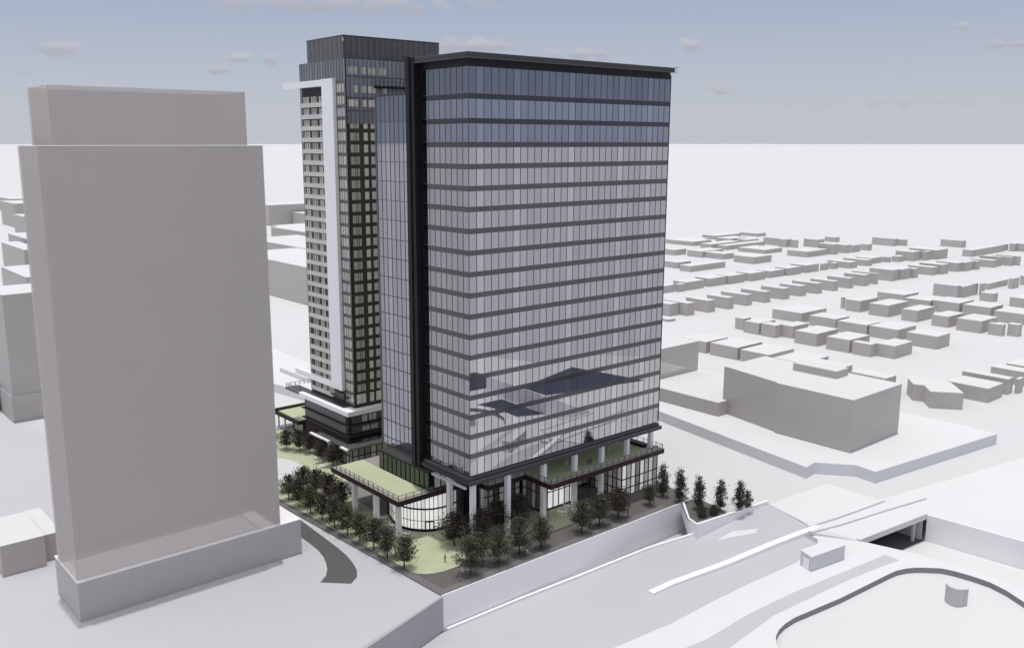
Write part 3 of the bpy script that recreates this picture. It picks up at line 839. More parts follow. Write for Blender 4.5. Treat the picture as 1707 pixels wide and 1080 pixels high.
# balconies inside the frame
pat = [.95, .9, .8, .02, .95, .85, .03, .6, .75, .65, .02]
for k in range(27):
    z = Z0 + FL * k + .7
    if k == 26: hgt = 1.6
    bb = MB(); bb.box(US - .55, US - .12, 211.9, 223.5, z - .9, z + .22); bb.build('balcony', M['beige'], res)
    bb = MB(); m = MB()
    n = 11
    for i in range(n):
        v0_ = 211.9 + 11.4 * i / n; v1_ = 211.9 + 11.4 * (i + 1) / n - .25
        bb.box(US - .05, US + .08, v0_, v1_, z + .23, z + FL - 1.15, max(.03, pat[(i + (k // 7)) % 11] + rnd.uniform(-.1, .05)))
    o = bb.build('balcony_window', M['window'], res)
    m.box(US - .1, US - .051, 211.9, 223.4, z + .95, z + 1.02); m.box(US - .1, US - .051, 211.9, 223.4, z + 1.45, z + 1.5); m.build('transom', M['olive'], o)
b = MB(); b.box(US - .04, US + .09, 211.8, 223.6, 12, 95.2); b.build('recess', M['black'], res)
# white bracket frame
b = MB()
b.box(US - .95, US + .05, 206.25, 211.8, 16.9, 96.0)
b.box(US - .95, US + .05, 211.8, 232.3, 94.3, 95.9)
b.box(US - .95, US + .05, 211.8, 232.0, 15.3, 16.9); b.box(US - .95, US + .05, 206.25, 211.8, 15.3, 16.9)
b.build('white_frame', M['white'], res)
# deck above the podium, railings
b = MB()
b.prism([(118.2, 199.0), (152.6, 199.0), (152.6, 201.3), (121.8, 201.3), (121.8, 225.5), (118.2, 225.5)], 10.3, 11.5)
b.build('deck', M['white'], res)
b = MB(); b.box(119.6, 121.85, 203.5, 232.0, 11.503, 11.6); b.box(118.0, 121.8, 225.5, 233, 10.9, 11.45); b.build('terrace', M['frame_grey'], res)
railing([(118.3, 225.4), (118.2, 232.8), (124, 232.8)], 1.6, 11.46, 1.1, 'railing', res, M['frame_grey'])
b = MB(); b.box(US - 1.8, US - .12, 203.9, 211.0, 13.6, 13.9); b.build('balcony', M['charcoal'], res)
railing([(US - 1.7, 204.0), (US - 1.7, 210.9)], 1.2, 13.9, 1.1, 'railing', res, M['charcoal'])
railing([(US + 8.0, VS - 1.2), (US + 20.0, VS - 1.2)], 1.2, 94.2, 1.1, 'railing', res, M['black'])
b = MB(); b.box(US + 8, US + 20, VS - 1.3, VS - .1, 93.7, 94.2); b.build('balcony', M['black'], res)
# podium
b = MB(); b.box(118.7, 152, 199.7, 223.0, G + .16, 10.29)
b.build('podium', M['brown_wall'], res)
b = MB()
for z in (7.6, 4.9):
    b.box(117.9, 152.3, 198.9, 224.0, z - .18, z)
b.build('ledge', M['charcoal'], res)
b = MB()
for z0_, z1_ in ((5.3, 7.1), (8.0, 9.9)):
    b.box(118.62, 118.69, 201, 222.5, z0_, z1_, .35); b.box(119.6, 151, 199.62, 199.69, z0_, z1_, .35)
b.build('podium_window_band', M['grey_glass'], res)
for (a_, c_, z0_, z1_, s_) in ((122.9, 124.3, 8.1, 9.8, 1), (125.0, 127.2, 8.1, 9.8, .8), (122.9, 125.0, 5.6, 6.9, .7), (125.6, 127.6, 5.6, 6.9, .7), (122.6, 124.6, 1.4, 3.1, .8), (125.4, 127.4, 1.4, 3.1, .8), (128.4, 129.2, 1.4, 3.1, .6)):
    win('podium_window', a_, c_, z0_, z1_, 199.60, ((a_ + c_) / 2,), .8 * s_)
b = MB(); b.prism([(115.9, 195.3), (152.0, 195.3), (152.0, 199.6), (118.6, 199.6), (118.6, 213.2), (115.9, 213.2)], 2.55, 2.95); b.build('canopy', M['frame_grey'], res)
b = MB(); b.box(115.2, 115.88, 204.5, 214.5, 2.7, 3.1); b.box(115.2, 115.88, 195.2, 198.6, 2.7, 3.1); b.build('canopy_edge', M['white'], res)
glazed('lobby_glass', (118.0, 203.5), (118.0, 197.0), G + .16, 2.54, 4, M['dim_glass'], M['black'], [.3, .5, .8, .5], (0,), .3, res)
glazed('lobby_glass', (118.0, 197.0), (140.0, 197.0), G + .16, 2.54, 12, M['dim_glass'], M['black'], [.5, .3, .2, .6, .3], (0,), .3, res)
b = MB(); b.box(118.55, 118.68, 207.0, 211.0, G + .17, 1.6); b.build('door', M['dim_glass'], res)
# annex with green roof
ax = thing('annex', 'low annex with pale green roof and black roof edge, left of the residential tower', 'building', (119.0, 228, G))
b = MB(); b.box(119.0, 150, 228.05, 243.0, 1.0, 1.9); b.build('roof_slab', M['brown_wall'], ax)
b = MB(); b.box(119.9, 150, 228.9, 242.0, 1.903, 1.98); b.build('roof_lawn', M['lawn'], ax)
b = MB(); b.box(118.9, 150, 242.0, 243.1, 1.903, 2.6); b.box(118.9, 119.6, 228.0, 242.0, 1.903, 2.05); b.build('roof_edge', M['black'], ax)
b = MB(); b.box(121.5, 150, 229.5, 236.0, G + .16, .99); b.build('wall', M['brown_wall'], ax)
b = MB(); b.box(121.42, 121.49, 230, 235, G + .8, .2); b.build('window', M['grey_glass'], ax)
for v in (237.5, 241.5):
    b = MB(); b.box(119.6, 120.0, v, v + .4, G + .16, .99); b.build('post', M['silver'], ax)

# ================================================================== GREY MASSING BUILDINGS
def massing(name, label, parts, cat='building', group=None, wallm=None, roof_up=True):
    """parts: (x0, y0, dx, dy, z0, z1[, part name]) boxes with translucent walls and a white roof"""
    x0, y0 = parts[0][0], parts[0][1]
    t = thing(name, label, cat, (x0, y0, parts[0][4]), group)
    for p in parts:
        x, y, dx, dy, za, zb = p[:6]
        nm = p[6] if len(p) > 6 else 'wall'
        b = MB()
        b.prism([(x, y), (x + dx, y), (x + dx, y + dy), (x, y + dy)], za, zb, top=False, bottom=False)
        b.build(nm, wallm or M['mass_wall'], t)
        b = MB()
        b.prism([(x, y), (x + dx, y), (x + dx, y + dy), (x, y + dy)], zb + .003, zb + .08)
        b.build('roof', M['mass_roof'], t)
    return t
# slab tower in the left foreground on its podium
t = thing('slab_tower', 'huge blank grey slab tower on a low podium filling the left foreground', 'building', (40, 161.2, G))
b = MB(); b.prism([(39.75, 160.45), (83.36, 160.45), (83.36, 174.5), (39.75, 174.5)], G, 4.35, top=False, bottom=False); b.build('podium', M['mass_wall'], t)
b = MB(); b.prism([(39.7, 160.4), (83.4, 160.4), (83.4, 174.6), (39.7, 174.6)], 4.353, 4.5); b.build('podium_roof', M['concrete'], t)
def two_walls(x0, x1, y0, y1, z0, z1, near, far):
    b = MB(); b.box(x0, x1, y0, y0 + .25, z0, z1); b.box(x0, x0 + .25, y0 + .253, y1, z0, z1); b.build(near, M['mass_thin'], t)
    b = MB(); b.box(x0 + .253, x1, y1 - .25, y1, z0, z1); b.box(x1 - .25, x1, y0 + .253, y1 - .253, z0, z1); b.build(far, M['mass_solid'], t)
two_walls(39.95, 79.2, 161.15, 173.4, 4.55, 79.6, 'wall', 'rear_wall')
two_walls(42.3, 76.15, 161.15, 173.3, 79.72, 89.2, 'upper_wall', 'upper_rear_wall')
b = MB(); b.prism([(39.9, 161.1), (79.2, 161.1), (79.2, 173.4), (39.9, 173.4)], 79.603, 79.7); b.build('roof', M['clear_roof'], t)
b = MB(); b.prism([(42.3, 161.14), (76.15, 161.14), (76.15, 173.35), (42.3, 173.35)], 89.203, 89.3); b.build('upper_roof', M['clear_roof'], t)
massing('low_building', 'low stepped grey building at the left edge beside the slab tower', [(33.3, 188.0, 8.0, 15.5, G, 3.4), (41.4, 190.0, 3.5, 16, G, 2.6)])
massing('block', 'grey mid-rise block half hidden behind the slab tower at the left edge', [(60.0, 296.7, 26, 22, G, 5.0, 'podium'), (60.4, 297.2, 26, 20, 5.1, 36.0), (52.0, 312, 7.5, 20, G, 6.5, 'wing'), (40.0, 316, 12, 20, G, 3.5, 'wing')])
massing('stepped_block', 'grey stepped block on the skyline at the far left edge', [(120.0, 530.0, 60, 55, G, 10.0), (137.0, 603.0, 10, 57, 0, 17.0), (150.0, 640.0, 150, 60, G, 19.0)])
massing('long_block', 'long low grey block with a pale roof at the far left edge, nearer one', [(180.0, 765.0, 180, 50, G, 24.0)])
massing('long_block', 'long low grey block at the far left edge, behind the nearer one', [(225, 1010, 220, 60, G, 21.0)])
massing('long_block', 'thin grey block furthest away on the left horizon', [(270, 1230, 260, 60, G, 14.0)])
lf = [('low grey block nearest behind the residential tower, left of it', (229, 418, 40, 90, G, 17)),
      ('low grey block with a long wall, second behind the residential tower', (288, 528, 40, 90, G, 13)),
      ('low grey block, third behind the residential tower', (348, 640, 60, 60, G, 12)),
      ('small grey block, fourth behind the residential tower', (366, 676, 50, 60, G, 10)),
      ('thin grey block, fifth behind the residential tower', (455, 820, 60, 45, G, 10)),
      ('thin grey block, furthest behind the residential tower', (430, 868, 58, 40, G, 18)),
      ('thin grey block beside the furthest one, touching the residential tower', (500, 905, 60, 50, G, 12))]
for lab, p in lf: massing('low_block', lab, [p], group='low blocks behind the residential tower')
# big block on the white platform
t = thing('large_block', 'large grey block with a rooftop box standing on the white platform at right', 'building', (220.5, 116.0, 0))
b = MB(); b.prism([(220.5, 116.0), (246.5, 116.0), (246.5, 160), (225.4, 160), (225.3, 158.1), (221.3, 139.6), (220.5, 138.6)], 0, 14.3, top=False, bottom=False)
b.build('wall', M['mass_wall'], t)
b = MB(); b.prism([(220.5, 116.0), (246.5, 116.0), (246.5, 160), (225.4, 160), (225.3, 158.1), (221.3, 139.6), (220.5, 138.6)], 14.303, 14.4); b.build('roof', M['mass_roof'], t)
b = MB(); b.prism([(237.0, 130.5), (243.6, 130.5), (243.6, 144.2), (237.0, 144.2)], 14.4, 16.6, top=False, bottom=False); b.build('roof_box', M['mass_wall'], t)
b = MB(); b.prism([(237.0, 130.5), (243.6, 130.5), (243.6, 144.2), (237.0, 144.2)], 16.603, 16.65); b.build('roof_box_lid', M['mass_roof'], t)
massing('low_wing', 'low grey wing with a white roof joined to the left of the large block', [(220.9, 158.3, 27, 33, 0, 4.2)])
massing('block', 'plain dark grey block just right of the office tower', [(229.0, 187.5, 20, 30, 4.2, 14.3)])
# odd-shaped house in front at right
o0 = (276.0, 118.0)
t = thing('house', 'odd-shaped grey box house with angled corner notches, right of the large block', 'house', (289, 126.6, G))
P_ = [(289, 126.6), (295, 118.9), (306, 128), (306, 142), (300.3, 139.5), (293.7, 134.4), (295, 131.5)]
b = MB(); b.prism(P_, G, 2.4, top=False, bottom=False); b.build('wall', M['mass_wall'], t)
b = MB(); b.prism(P_, 2.403, 2.48); b.build('roof', M['mass_roof'], t)
# rows of box houses: (x, y, size along x, size along y, height)
ROWS = [
('r3',[(349.8,281.7,6.9,5.2,6.0),(357.3,276.8,5.6,5.4,6.2),(372.4,275.8,5.8,5.9,6.0),(387.8,275.2,5.1,4.9,5.9),(403.8,275.3,5.3,5.0,5.7),(419.1,274.4,5.5,5.0,5.8),(435.3,273.7,6.5,5.7,6.0),(452.0,273.8,6.3,5.0,5.7),(467.3,272.6,5.4,5.7,5.8),(483.4,271.7,4.8,3.7,5.6),(499.3,271.3,5.4,5.8,5.9),(514.0,269.9,6.4,6.3,6.6),(527.1,269.2,2.2,3.5,6.4),(546.3,268.9,6.9,6.1,6.8),(556.4,268.6,12.6,3.0,6.3),(570.4,267.1,5.7,1.6,5.7),(590.6,265.0,7.5,8.5,5.1),(600.5,263.3,9.2,1.9,6.1),(620.3,262.3,7.9,5.2,5.7),(626.7,260.2,12.5,1.2,5.7),(640.4,258.5,5.5,1.7,5.7),(659.3,255.6,6.9,8.1,4.9),(670.9,255.7,2.2,1.2,6.2),(678.9,251.5,3.5,6.2,6.0),(685.4,248.6,1.7,3.9,6.3)]),
('r2',[(402.7,329.1,9.6,4.4,4.1),(413.0,326.4,5.5,3.0,4.4),(420.3,327.2,16.6,9.5,4.7),(442.0,327.1,16.3,10.6,4.8),(459.4,325.7,15.8,10.1,4.9),(479.6,324.5,15.4,10.9,4.8),(501.0,325.1,16.1,10.4,4.2),(518.1,323.6,15.8,9.4,4.7),(538.8,323.2,15.6,11.6,4.9),(557.6,323.2,9.7,1.0,4.3),(570.1,321.4,5.7,3.2,4.0),(581.3,315.9,9.2,16.8,4.1),(601.5,314.9,7.5,17.7,4.1),(615.3,318.7,15.7,12.1,3.9),(633.1,315.5,3.8,4.1,3.6),(639.8,311.6,8.7,4.9,3.9)]),
('r2b',[(652.4,307.4,12.7,12.9,6.5),(663.4,303.6,9.0,2.7,6.3),(675.2,300.9,17.5,20.7,6.7),(711.9,291.3,58.2,7.2,4.9)]),
('r1',[(548.8,438.9,13.4,9.7,4.2),(553.3,417.4,25.8,13.7,4.6),(556.3,400.5,12.3,19.3,4.0),(551.1,371.3,21.8,16.8,4.8),(484.4,374.1,37.8,9.0,3.9),(491.7,390.6,14.1,11.6,4.1)]),
('r0',[(611.6,479.9,34.7,19.7,3.4),(611.4,470.6,24.5,9.3,3.5),(606.6,448.6,38.5,11.1,3.6),(607.9,435.3,52.3,8.7,3.4),(609.0,401.0,23.6,24.3,3.1),(614.4,368.2,28.2,16.9,4.2),(645.4,364.4,5.4,13.8,7.8),(661.0,363.8,7.8,6.4,6.2),(669.3,363.2,13.0,0.7,5.4),(691.6,362.2,6.4,5.8,4.8)]),
('r00',[(668.9,490.4,36.9,14.9,3.2),(652.4,464.6,25.1,13.8,3.7),(719.2,482.3,13.6,19.2,2.7),(661.4,453.2,16.8,13.5,3.1),(668.8,421.2,2.9,21.2,5.8),(661.8,416.4,7.2,7.0,6.3),(665.2,408.7,2.3,5.3,6.1),(679.8,399.3,10.8,12.2,6.4),(729.6,411.7,6.8,9.9,4.1),(737.7,363.8,3.8,19.3,6.0),(746.4,359.1,3.8,10.8,5.1),(769.0,322.8,6.0,17.8,5.6),(775.0,292.9,6.1,8.5,4.7),(773.8,285.5,6.2,4.0,6.0),(778.0,277.6,6.3,7.7,6.0)]),
('r4',[(513.1,216.0,4.2,12.8,6.6),(516.9,214.3,10.3,1.5,6.0),(528.5,214.2,7.2,0.7,6.3),(533.6,211.6,4.9,1.1,6.3),(557.1,217.3,27.8,1.7,3.4),(570.7,209.5,9.6,2.3,5.9),(591.2,206.8,10.2,6.3,5.6)]),
('r5',[(435.2,238.4,1.4,1.7,5.7),(431.7,227.7,17.2,7.8,5.6),(429.4,212.0,20.4,9.9,5.7),(427.8,197.1,17.7,7.5,5.4),(425.9,181.7,16.0,7.6,5.0),(423.7,166.4,17.0,10.7,5.4),(424.8,157.9,3.1,5.9,4.9),(428.5,152.8,3.9,4.5,5.2)]),
('r5b',[(470.8,224.4,15.8,14.8,5.0),(461.0,206.8,15.9,12.8,5.3),(463.3,193.2,16.6,13.0,5.6),(462.1,178.0,14.4,13.1,5.6),(458.8,162.0,17.3,13.1,5.1),(515.1,197.7,5.7,7.0,4.4),(507.6,180.2,19.2,6.6,4.9)]),
('r6b',[(384.2,231.0,21.7,15.8,4.6),(382.7,212.9,11.8,13.2,4.6),(378.8,196.0,11.2,13.7,4.9),(379.6,182.4,16.3,12.9,4.8),(375.9,164.2,11.9,12.6,5.3)]),
('r6',[(349.2,238.7,5.4,4.6,5.1),(345.3,228.1,12.6,7.7,5.1),(344.9,219.6,5.9,7.1,5.4),(349.9,214.1,12.2,5.7,5.2),(343.0,198.7,17.0,10.2,5.3),(342.4,183.8,16.0,10.1,5.2),(342.0,174.5,3.9,7.9,5.0),(346.3,167.0,14.6,7.7,5.0)]),
('r7',[(337.9,272.7,5.3,3.9,1.1),(297.3,220.3,14.3,12.6,4.6),(297.2,205.4,16.8,12.8,4.8),(297.4,191.5,17.2,12.6,4.5),(286.7,170.8,17.2,11.7,6.8),(288.5,158.2,9.4,12.6,6.8),(288.5,141.2,6.9,12.6,6.8)]),
('r8',[(309.2,117.2,11.8,13.5,4.7),(324.7,117.2,4.5,15.0,5.3),(328.9,115.3,4.0,1.1,5.0),(340.7,110.8,6.6,18.3,5.0),(351.8,112.0,13.5,16.2,4.6)]),
]
DESC = {'r3': 'the long row starting beside the office tower',
 'r2': 'the second long row, behind the longest',
 'r2b': 'the short run of bigger far houses',
 'r1': 'the low mid-distance row by the office tower',
 'r0': 'the row just before the skyline houses',
 'r00': 'the farthest row, on the skyline',
 'r4': 'the tight cluster at the right edge',
 'r5': 'the front row of the right-hand housing block',
 'r5b': 'the back row of the right-hand housing block',
 'r6b': 'the back row of the middle housing block',
 'r6': 'the front row of the middle housing block',
 'r7': 'the flat row right behind the large block',
 'r8': 'the row beside the odd-shaped house'}
ca, sa = math.cos(R(AZ)), math.sin(R(AZ))
hk = 0
for key, items in ROWS:
    items = sorted(items, key=lambda p: (p[0] * sa - p[1] * ca) / (p[0] * ca + p[1] * sa))
    for i, (x, y, dx, dy, h) in enumerate(items):
        hk += 1
        if key == 'r3': dy = max(dy, 13.0 + (hk * 7) % 4)
        lab = 'grey box house, %s from the left in %s' % (ORD[i], DESC[key])
        z = G + h + 0.0041 * (hk % 23)
        massing('house', lab, [(x, y, dx, dy, G, z)], 'house', 'grey box houses in rows')

# ================================================================== TREES
def leaf_crown(n, shape, size, seed, clumps=26):
    """n leaf-sized quads gathered in clumps inside shape(theta, height 0..1) -> radius"""
    r = random.Random(seed)
    bb = MB()
    cl = []
    for _ in range(clumps):
        h = r.random() ** .9
        a = r.uniform(0, 2 * math.pi)
        rad = shape(h) * math.sqrt(r.uniform(.15, 1.0))
        cl.append((rad * math.cos(a), rad * math.sin(a), h, r.uniform(.55, 1.5)))
    return bb, cl, r
def make_tree(name, label, group, H, base, rad, m, seed, loc, kind='round', leaves=2500, size=.38):
    t = thing(name, label, 'tree', loc, group)
    bx, by, bz = loc
    r = random.Random(seed)
    if kind == 'round':
        shp = lambda h: rad * (math.sin(math.pi * min(1, max(0, h * .92 + .10))) ** .62)
    else:
        shp = lambda h: rad * (.6 + h * 1.1 if h < .35 else max(.15, 1.0 - (h - .35) * 1.2))
    top = H - base
    tr = MB()
    pts = [(bx, by, bz - .1), (bx + .04, by, bz + H * .2), (bx - .05, by + .05, bz + H * .45), (bx, by, bz + H * .72)]
    tr.tube(pts, [.15, .12, .09, .03], 7)
    cl = []
    nb = 13 if kind == 'round' else 11
    for k in range(nb):
        a = k * 2.4 + r.uniform(-.4, .4); h = (k + .5) / nb
        rr = shp(h) * r.uniform(.65, .95)
        z0 = bz + base * .75 + (H - base) * h * .55
        tip = (bx + rr * math.cos(a), by + rr * math.sin(a), bz + base + top * h)
        mid = (bx + rr * .45 * math.cos(a), by + rr * .45 * math.sin(a), z0 * .4 + tip[2] * .6 - .1)
        tr.tube([(bx, by, z0), mid, tip], [.055, .035, .012], 5)
        cl.append((tip, r.uniform(.55, .95)))
        cl.append((mid, r.uniform(.4, .75)))
    for k in range(16 if kind == 'round' else 40):
        h = r.random(); a = r.uniform(0, 6.283); rr = shp(h) * r.uniform(.3, 1.0)
        cl.append(((bx + rr * math.cos(a), by + rr * math.sin(a), bz + base + top * h), r.uniform(.4, .85)))
    bb = MB()
    sg = rad * (.30 if kind == 'round' else .36)
    for i in range(leaves):
        c, w = cl[i % len(cl)]
        g = Vector((r.gauss(0, sg * w), r.gauss(0, sg * w), r.gauss(0, sg * w * .8)))
        p = Vector(c) + g
        if p.z < bz + base * .8: p.z = bz + base * .8 + r.random() * .5
        n = Vector((r.gauss(0, 1), r.gauss(0, 1), r.gauss(0, 1))).normalized()
        u = n.orthogonal().normalized(); v = n.cross(u); s_ = size * r.uniform(.6, 1.25)
        bb.poly([p - u * s_ * .5, p + v * s_ * .28 , p + u * s_ * .5, p - v * s_ * .28], r.uniform(.5, 1.7))
    tr.build('trunk', M['bark'], t); bb.build('crown', m, t)
    register(t)
    return t
GT = G + .16
gl = 'round trees along the left kerb of the plaza'
gr = 'round trees along the highway side of the plaza'
left = [(94.7, 187.9), (94.7, 182.6), (94.7, 177.2), (94.8, 172.2), (94.8, 166.7), (95.0, 161.6), (95.2, 157.0), (95.4, 151.9), (95.4, 146.8), (95.3, 140.7)]
protoA = make_tree('plaza_tree', 'round dark tree, nearest the plaza corner in the left kerb row', gl, 6.4, 1.9, 2.6, M['leaf'], 5, (*left[-1], GT))
protoB = make_tree('plaza_tree', 'round dark tree, first in line beside the plaza corner along the highway wall', gr, 7.6, 2.2, 3.0, M['leaf'], 11, (103.8, 130.2, GT), leaves=3000)
for i, (x, y) in enumerate(left[:-1]):
    src = protoA
    copy_thing(src, (x, y, GT), 'round dark tree in the left kerb row, %s from the far end' % ORD[i], gl, i * 1.7 + .5, .93 + .13 * ((i * 37) % 10) / 10)
back = [(100.4, 191.0), (101.4, 186.3), (101.9, 181.0), (101.6, 175.6)]
protoC = make_tree('reddish_tree', 'dark reddish tree behind the left kerb row, nearest the podium corner', 'reddish trees behind the left kerb row', 6.2, 1.8, 2.6, M['leaf_red'], 23, (*back[-1], GT), leaves=3000)
for i, (x, y) in enumerate(back[:-1]):
    copy_thing(protoC, (x, y, GT), 'dark reddish tree behind the left kerb row, %s from the far end' % ORD[i], 'reddish trees behind the left kerb row', i * 2.1 + 1, .95 + .05 * i)
rt = [(107.7, 133.0, 'set just behind the corner tree', 'A'), (111.2, 130.5, 'second from the plaza corner along the highway wall', 'B'), (117.2, 130.8, 'third from the plaza corner along the highway wall', 'B'),
      (122.8, 130.3, 'fourth from the plaza corner along the highway wall', 'A'), (134.6, 130.2, 'first after the gap along the highway wall', 'A'),
      (140.1, 130.1, 'second after the gap along the highway wall', 'A'), (146.8, 130.5, 'third after the gap along the highway wall, slightly reddish', 'C'),
      (109.4, 142.6, 'standing at the shaded edge of the sunlit lawn triangle', 'C'), (114.2, 140.0, 'in the shade beside the first office column', 'C'), (121.5, 142.5, 'in the shade beside the second office column', 'C'),
      (126.6, 141.8, 'in the shade between the second and third office columns', 'C'), (158.0, 131.0, 'small one before the glass corner at the right', 'S')]
for i, (x, y, d, k) in enumerate(rt):
    src = {'A': protoA, 'B': protoB, 'C': protoC, 'S': protoA}[k]
    copy_thing(src, (x, y, GT), ('small dark tree, ' if k == 'S' else 'round dark tree, ') + d.replace('small one ', ''), gr, i * 1.3, {'A': 1.02, 'B': .92, 'C': 1.1, 'S': .62}[k] + .06 * (i % 3))
colt = [(164.6, 132.6), (165.2, 127.9), (164.9, 122.2), (168.2, 118.6), (170.9, 115.3)]
protoD = make_tree('columnar_tree', 'slim columnar tree, leftmost of the five beside the glass corner', 'slim columnar trees at the right end of the plaza', 7.7, .9, 1.6, M['leaf_green'], 31, (*colt[0], G + .1), 'column', 2600, .36)
for i, (x, y) in enumerate(colt[1:]):
    copy_thing(protoD, (x, y, G + .1), 'slim columnar tree, %s from the left of the five at the right plaza end' % ORD[i + 1], 'slim columnar trees at the right end of the plaza', 1.1 * i + .7, [1.0, 1.0, .92, .93][i])
sm = make_tree('small_tree', 'short bushy tree right of the rightmost columnar tree, above the parapet', 'short bushy trees', 4.6, .9, 1.3, M['leaf_green'], 41, (173.2, 114.9, G + .1), 'round', 1400, .30)
sh = [(161.9, 118.9), (164.9, 118.0)]
def shrub(loc, label, seed):
    t = make_tree('shrub', label, 'round shrubs behind the parapet corner', 2.3, .25, 1.35, M['leaf_green'], seed, loc, 'round', 1600, .28)
    return t
shrub((*sh[0], G + .1), 'round dark green shrub behind the parapet corner, left one', 51)
shrub((*sh[1], G + .1), 'round dark green shrub behind the parapet corner, right one', 52)
anx = [(108.9, 226.0), (111.6, 221.2), (113.9, 218.0), (115.0, 214.5), (114.4, 207.0), (114.8, 201.5)]
for i, (x, y) in enumerate(anx):
    copy_thing(protoC, (x, y, GT), 'dark tree in front of the brown residential podium, %s from the left' % ORD[i], 'dark trees before the residential podium', i * 1.9, .8 + .06 * (i % 3))

# ================================================================== PEOPLE
def person(label, loc, top, trousers, face=0.0, pose=0, group=None):
    """one continuous skinned body, with hair and clothing as children"""
    t = bpy.data.meshes.new('person')
    st = .16 if pose == 0 else .30
    J = [((0, 0, .95), .135), ((0, 0, 1.18), .125), ((0, 0, 1.40), .15), ((0, 0, 1.50), .06), ((0, 0.0, 1.60), .085), ((0, .01, 1.70), .085),
         ((.10, 0, .90), .095), ((.11, st * .5, .50), .065), ((.11, st * .2, .08), .045), ((.11, st * .2 + .16, .03), .04),
         ((-.10, 0, .90), .095), ((-.11, -st * .4, .50), .065), ((-.11, -st, .08), .045), ((-.11, -st + .16, .03), .04),
         ((.20, 0, 1.40), .06), ((.25, -.04, 1.12), .045), ((.24, .08, .88), .035), ((.24, .12, .80), .03),
         ((-.20, 0, 1.40), .06), ((-.25, -.02, 1.12), .045), ((-.24, .12, .90), .035), ((-.24, .16, .82), .03)]
    E_ = [(0, 1), (1, 2), (2, 3), (3, 4), (4, 5), (0, 6), (6, 7), (7, 8), (8, 9), (0, 10), (10, 11), (11, 12), (12, 13), (2, 14), (14, 15), (15, 16), (16, 17), (2, 18), (18, 19), (19, 20), (20, 21)]
    t.from_pydata([j[0] for j in J], E_, [])
    o = bpy.data.objects.new('person', t); C.objects.link(o)
    sk = o.modifiers.new('skin', 'SKIN'); sk.use_smooth_shade = True
    for i, j in enumerate(J): t.skin_vertices[0].data[i].radius = (j[1], j[1] * .8)
    t.skin_vertices[0].data[0].use_root = True
    o.modifiers.new('sub', 'SUBSURF').render_levels = 1
    t.materials.append(M['skin'])
    o.location = loc; o.rotation_euler = (0, 0, face)
    tag(o, label, 'person', group)
    def child(name, idx, edges, m, grow):
        me = bpy.data.meshes.new(name)
        me.from_pydata([J[i][0] for i in idx], edges, [])
        c = bpy.data.objects.new(name, me); C.objects.link(c); c.parent = o
        c.modifiers.new('skin', 'SKIN').use_smooth_shade = True
        for k, i in enumerate(idx): me.skin_vertices[0].data[k].radius = (J[i][1] + grow, J[i][1] * .8 + grow)
        me.skin_vertices[0].data[0].use_root = True
        c.modifiers.new('sub', 'SUBSURF').render_levels = 1
        me.materials.append(m)
    child('jacket', [0, 1, 2, 14, 15, 16, 18, 19, 20], [(0, 1), (1, 2), (2, 3), (3, 4), (4, 5), (2, 6), (6, 7), (7, 8)], top, .03)
    child('trousers', [0, 6, 7, 8, 10, 11, 12], [(0, 1), (1, 2), (2, 3), (0, 4), (4, 5), (5, 6)], trousers, .022)
    b_ = MB(); b_.tube([(0, -.03, 1.62), (0, -.035, 1.72), (0, -.01, 1.80)], [.095, .10, .05], 8)
    hm = bpy.data.meshes.new('hair'); hm.from_pydata(b_.v, [], b_.f); hm.materials.append(M['hair'])
    h = bpy.data.objects.new('hair', hm); C.objects.link(h); h.parent = o
    return o
ft = 6.56
person('person in dark clothes standing alone on the sunlit lawn triangle', (103.3, 137.8, GT), M['cloth_dark'], M['cloth_dark'], .6)
person('person in white walking beside the corner tree, left one of two', (103.0, 131.7, GT - .05), M['cloth_white'], M['cloth_white'], 1.2, 1)
person('person in white walking beside the corner tree, right one of two', (104.6, 131.6, GT - .05), M['cloth_white'], M['cloth_white'], 1.0, 1)
person('person in white walking on the dark paving between the third and fourth highway trees', (118.4, 129.8, GT - .05), M['cloth_white'], M['cloth_white'], 2.0, 1)
person('person in dark clothes on the paving right of the reddish highway tree', (149.5, 130.1, GT - .05), M['cloth_dark'], M['cloth_dark'], .2)
person('person in white under the office tower between the first two columns', (113.9, 134.6, GT - .05), M['cloth_white'], M['cloth_dark'], .2)
person('person in dark clothes on the roof lawn, left one of a pair', (147.4, 141.0, ft), M['cloth_dark'], M['cloth_dark'], .2)
person('person in dark clothes on the roof lawn, right one of a pair', (148.3, 140.9, ft), M['cloth_dark'], M['cloth_dark'], 2.2)
person('person in white on the roof lawn between the third and fourth columns', (143.0, 143.6, ft), M['cloth_white'], M['cloth_white'], 1.2)
person('person in white on the roof lawn near its right end', (157.7, 143.9, ft), M['cloth_white'], M['cloth_white'], 1.2)

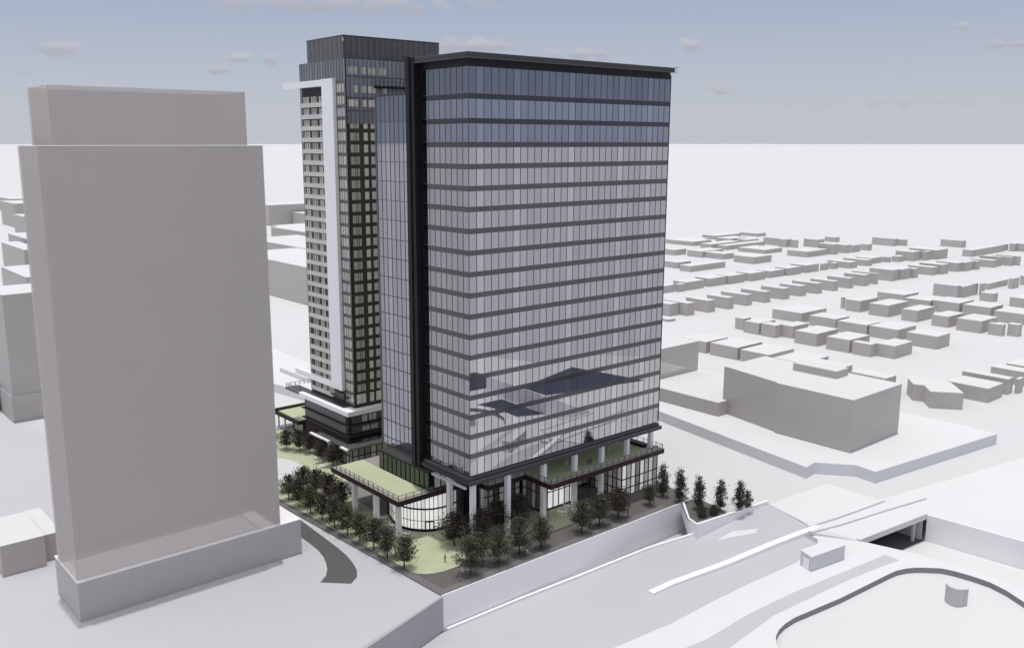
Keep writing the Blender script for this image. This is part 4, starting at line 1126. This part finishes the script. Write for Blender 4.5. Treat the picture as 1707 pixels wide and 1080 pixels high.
# ================================================================== CAFE FURNITURE
def cafe_table(loc, label):
    t = thing('cafe_table', label, 'table', loc, 'white cafe tables')
    x, y, z = loc
    b = MB(); b.prism([(x + .55 * math.cos(a * .524), y + .55 * math.sin(a * .524)) for a in range(12)], z + .71, z + .75); b.build('table_top', M['white'], t)
    b = MB(); b.tube([(x, y, z), (x, y, z + .71)], [.05, .04], 8); b.tube([(x, y, z), (x, y, z + .04)], [.28, .24], 10); b.build('pedestal', M['white'], t)
    register(t); return t
def cafe_chair(loc, label):
    t = thing('cafe_chair', label, 'chair', loc, 'white cafe chairs')
    x, y, z = loc
    b = MB(); b.box(x - .24, x + .24, y - .24, y + .24, z + .43, z + .48); b.build('seat', M['white'], t)
    b = MB(); b.box(x - .24, x + .24, y + .2, y + .25, z + .48, z + .88); b.build('backrest', M['white'], t)
    for sx in (-.2, .2):
        for sy in (-.2, .2):
            b = MB(); b.bar((x + sx, y + sy, z), (x + sx, y + sy, z + .43), .04); b.build('leg', M['white'], t)
    register(t); return t
spots = [((105.0, 163.6), 'on the lawn beside the left end of the curved glass'), ((104.6, 158.6), 'on the lawn by the bend of the curved glass'), ((104.2, 153.2), 'on the lawn in front of the curved glass'),
         ((138.4, 140.0), 'on the shaded lawn right of the third office column'), ((141.8, 141.6), 'on the shaded lawn by the fourth office column'),
         ((112.0, 202.0), 'on the lawn before the residential canopy'), ((112.4, 205.6), 'on the lawn behind the one near the residential canopy')]
pt = cafe_table((*spots[0][0], GT), 'round white cafe table ' + spots[0][1])
pc = cafe_chair((spots[0][0][0], spots[0][0][1] + 1.0, GT), 'white cafe chair ' + spots[0][1] + ', far side')
for i, ((x, y), d) in enumerate(spots):
    if i: copy_thing(pt, (x, y, GT), 'round white cafe table ' + d, 'white cafe tables')
    for j, (dx, dy, w, rz) in enumerate(((0, 1.0, 'far side', 0), (1.0, 0, 'right side', -1.57), (-1.0, -.1, 'left side', 1.57))):
        if i == 0 and j == 0: continue
        copy_thing(pc, (x + dx, y + dy, GT), 'white cafe chair ' + d + ', ' + w, 'white cafe chairs', rz)
for o in bpy.data.objects:
    if '_b' in o: del o['_b']
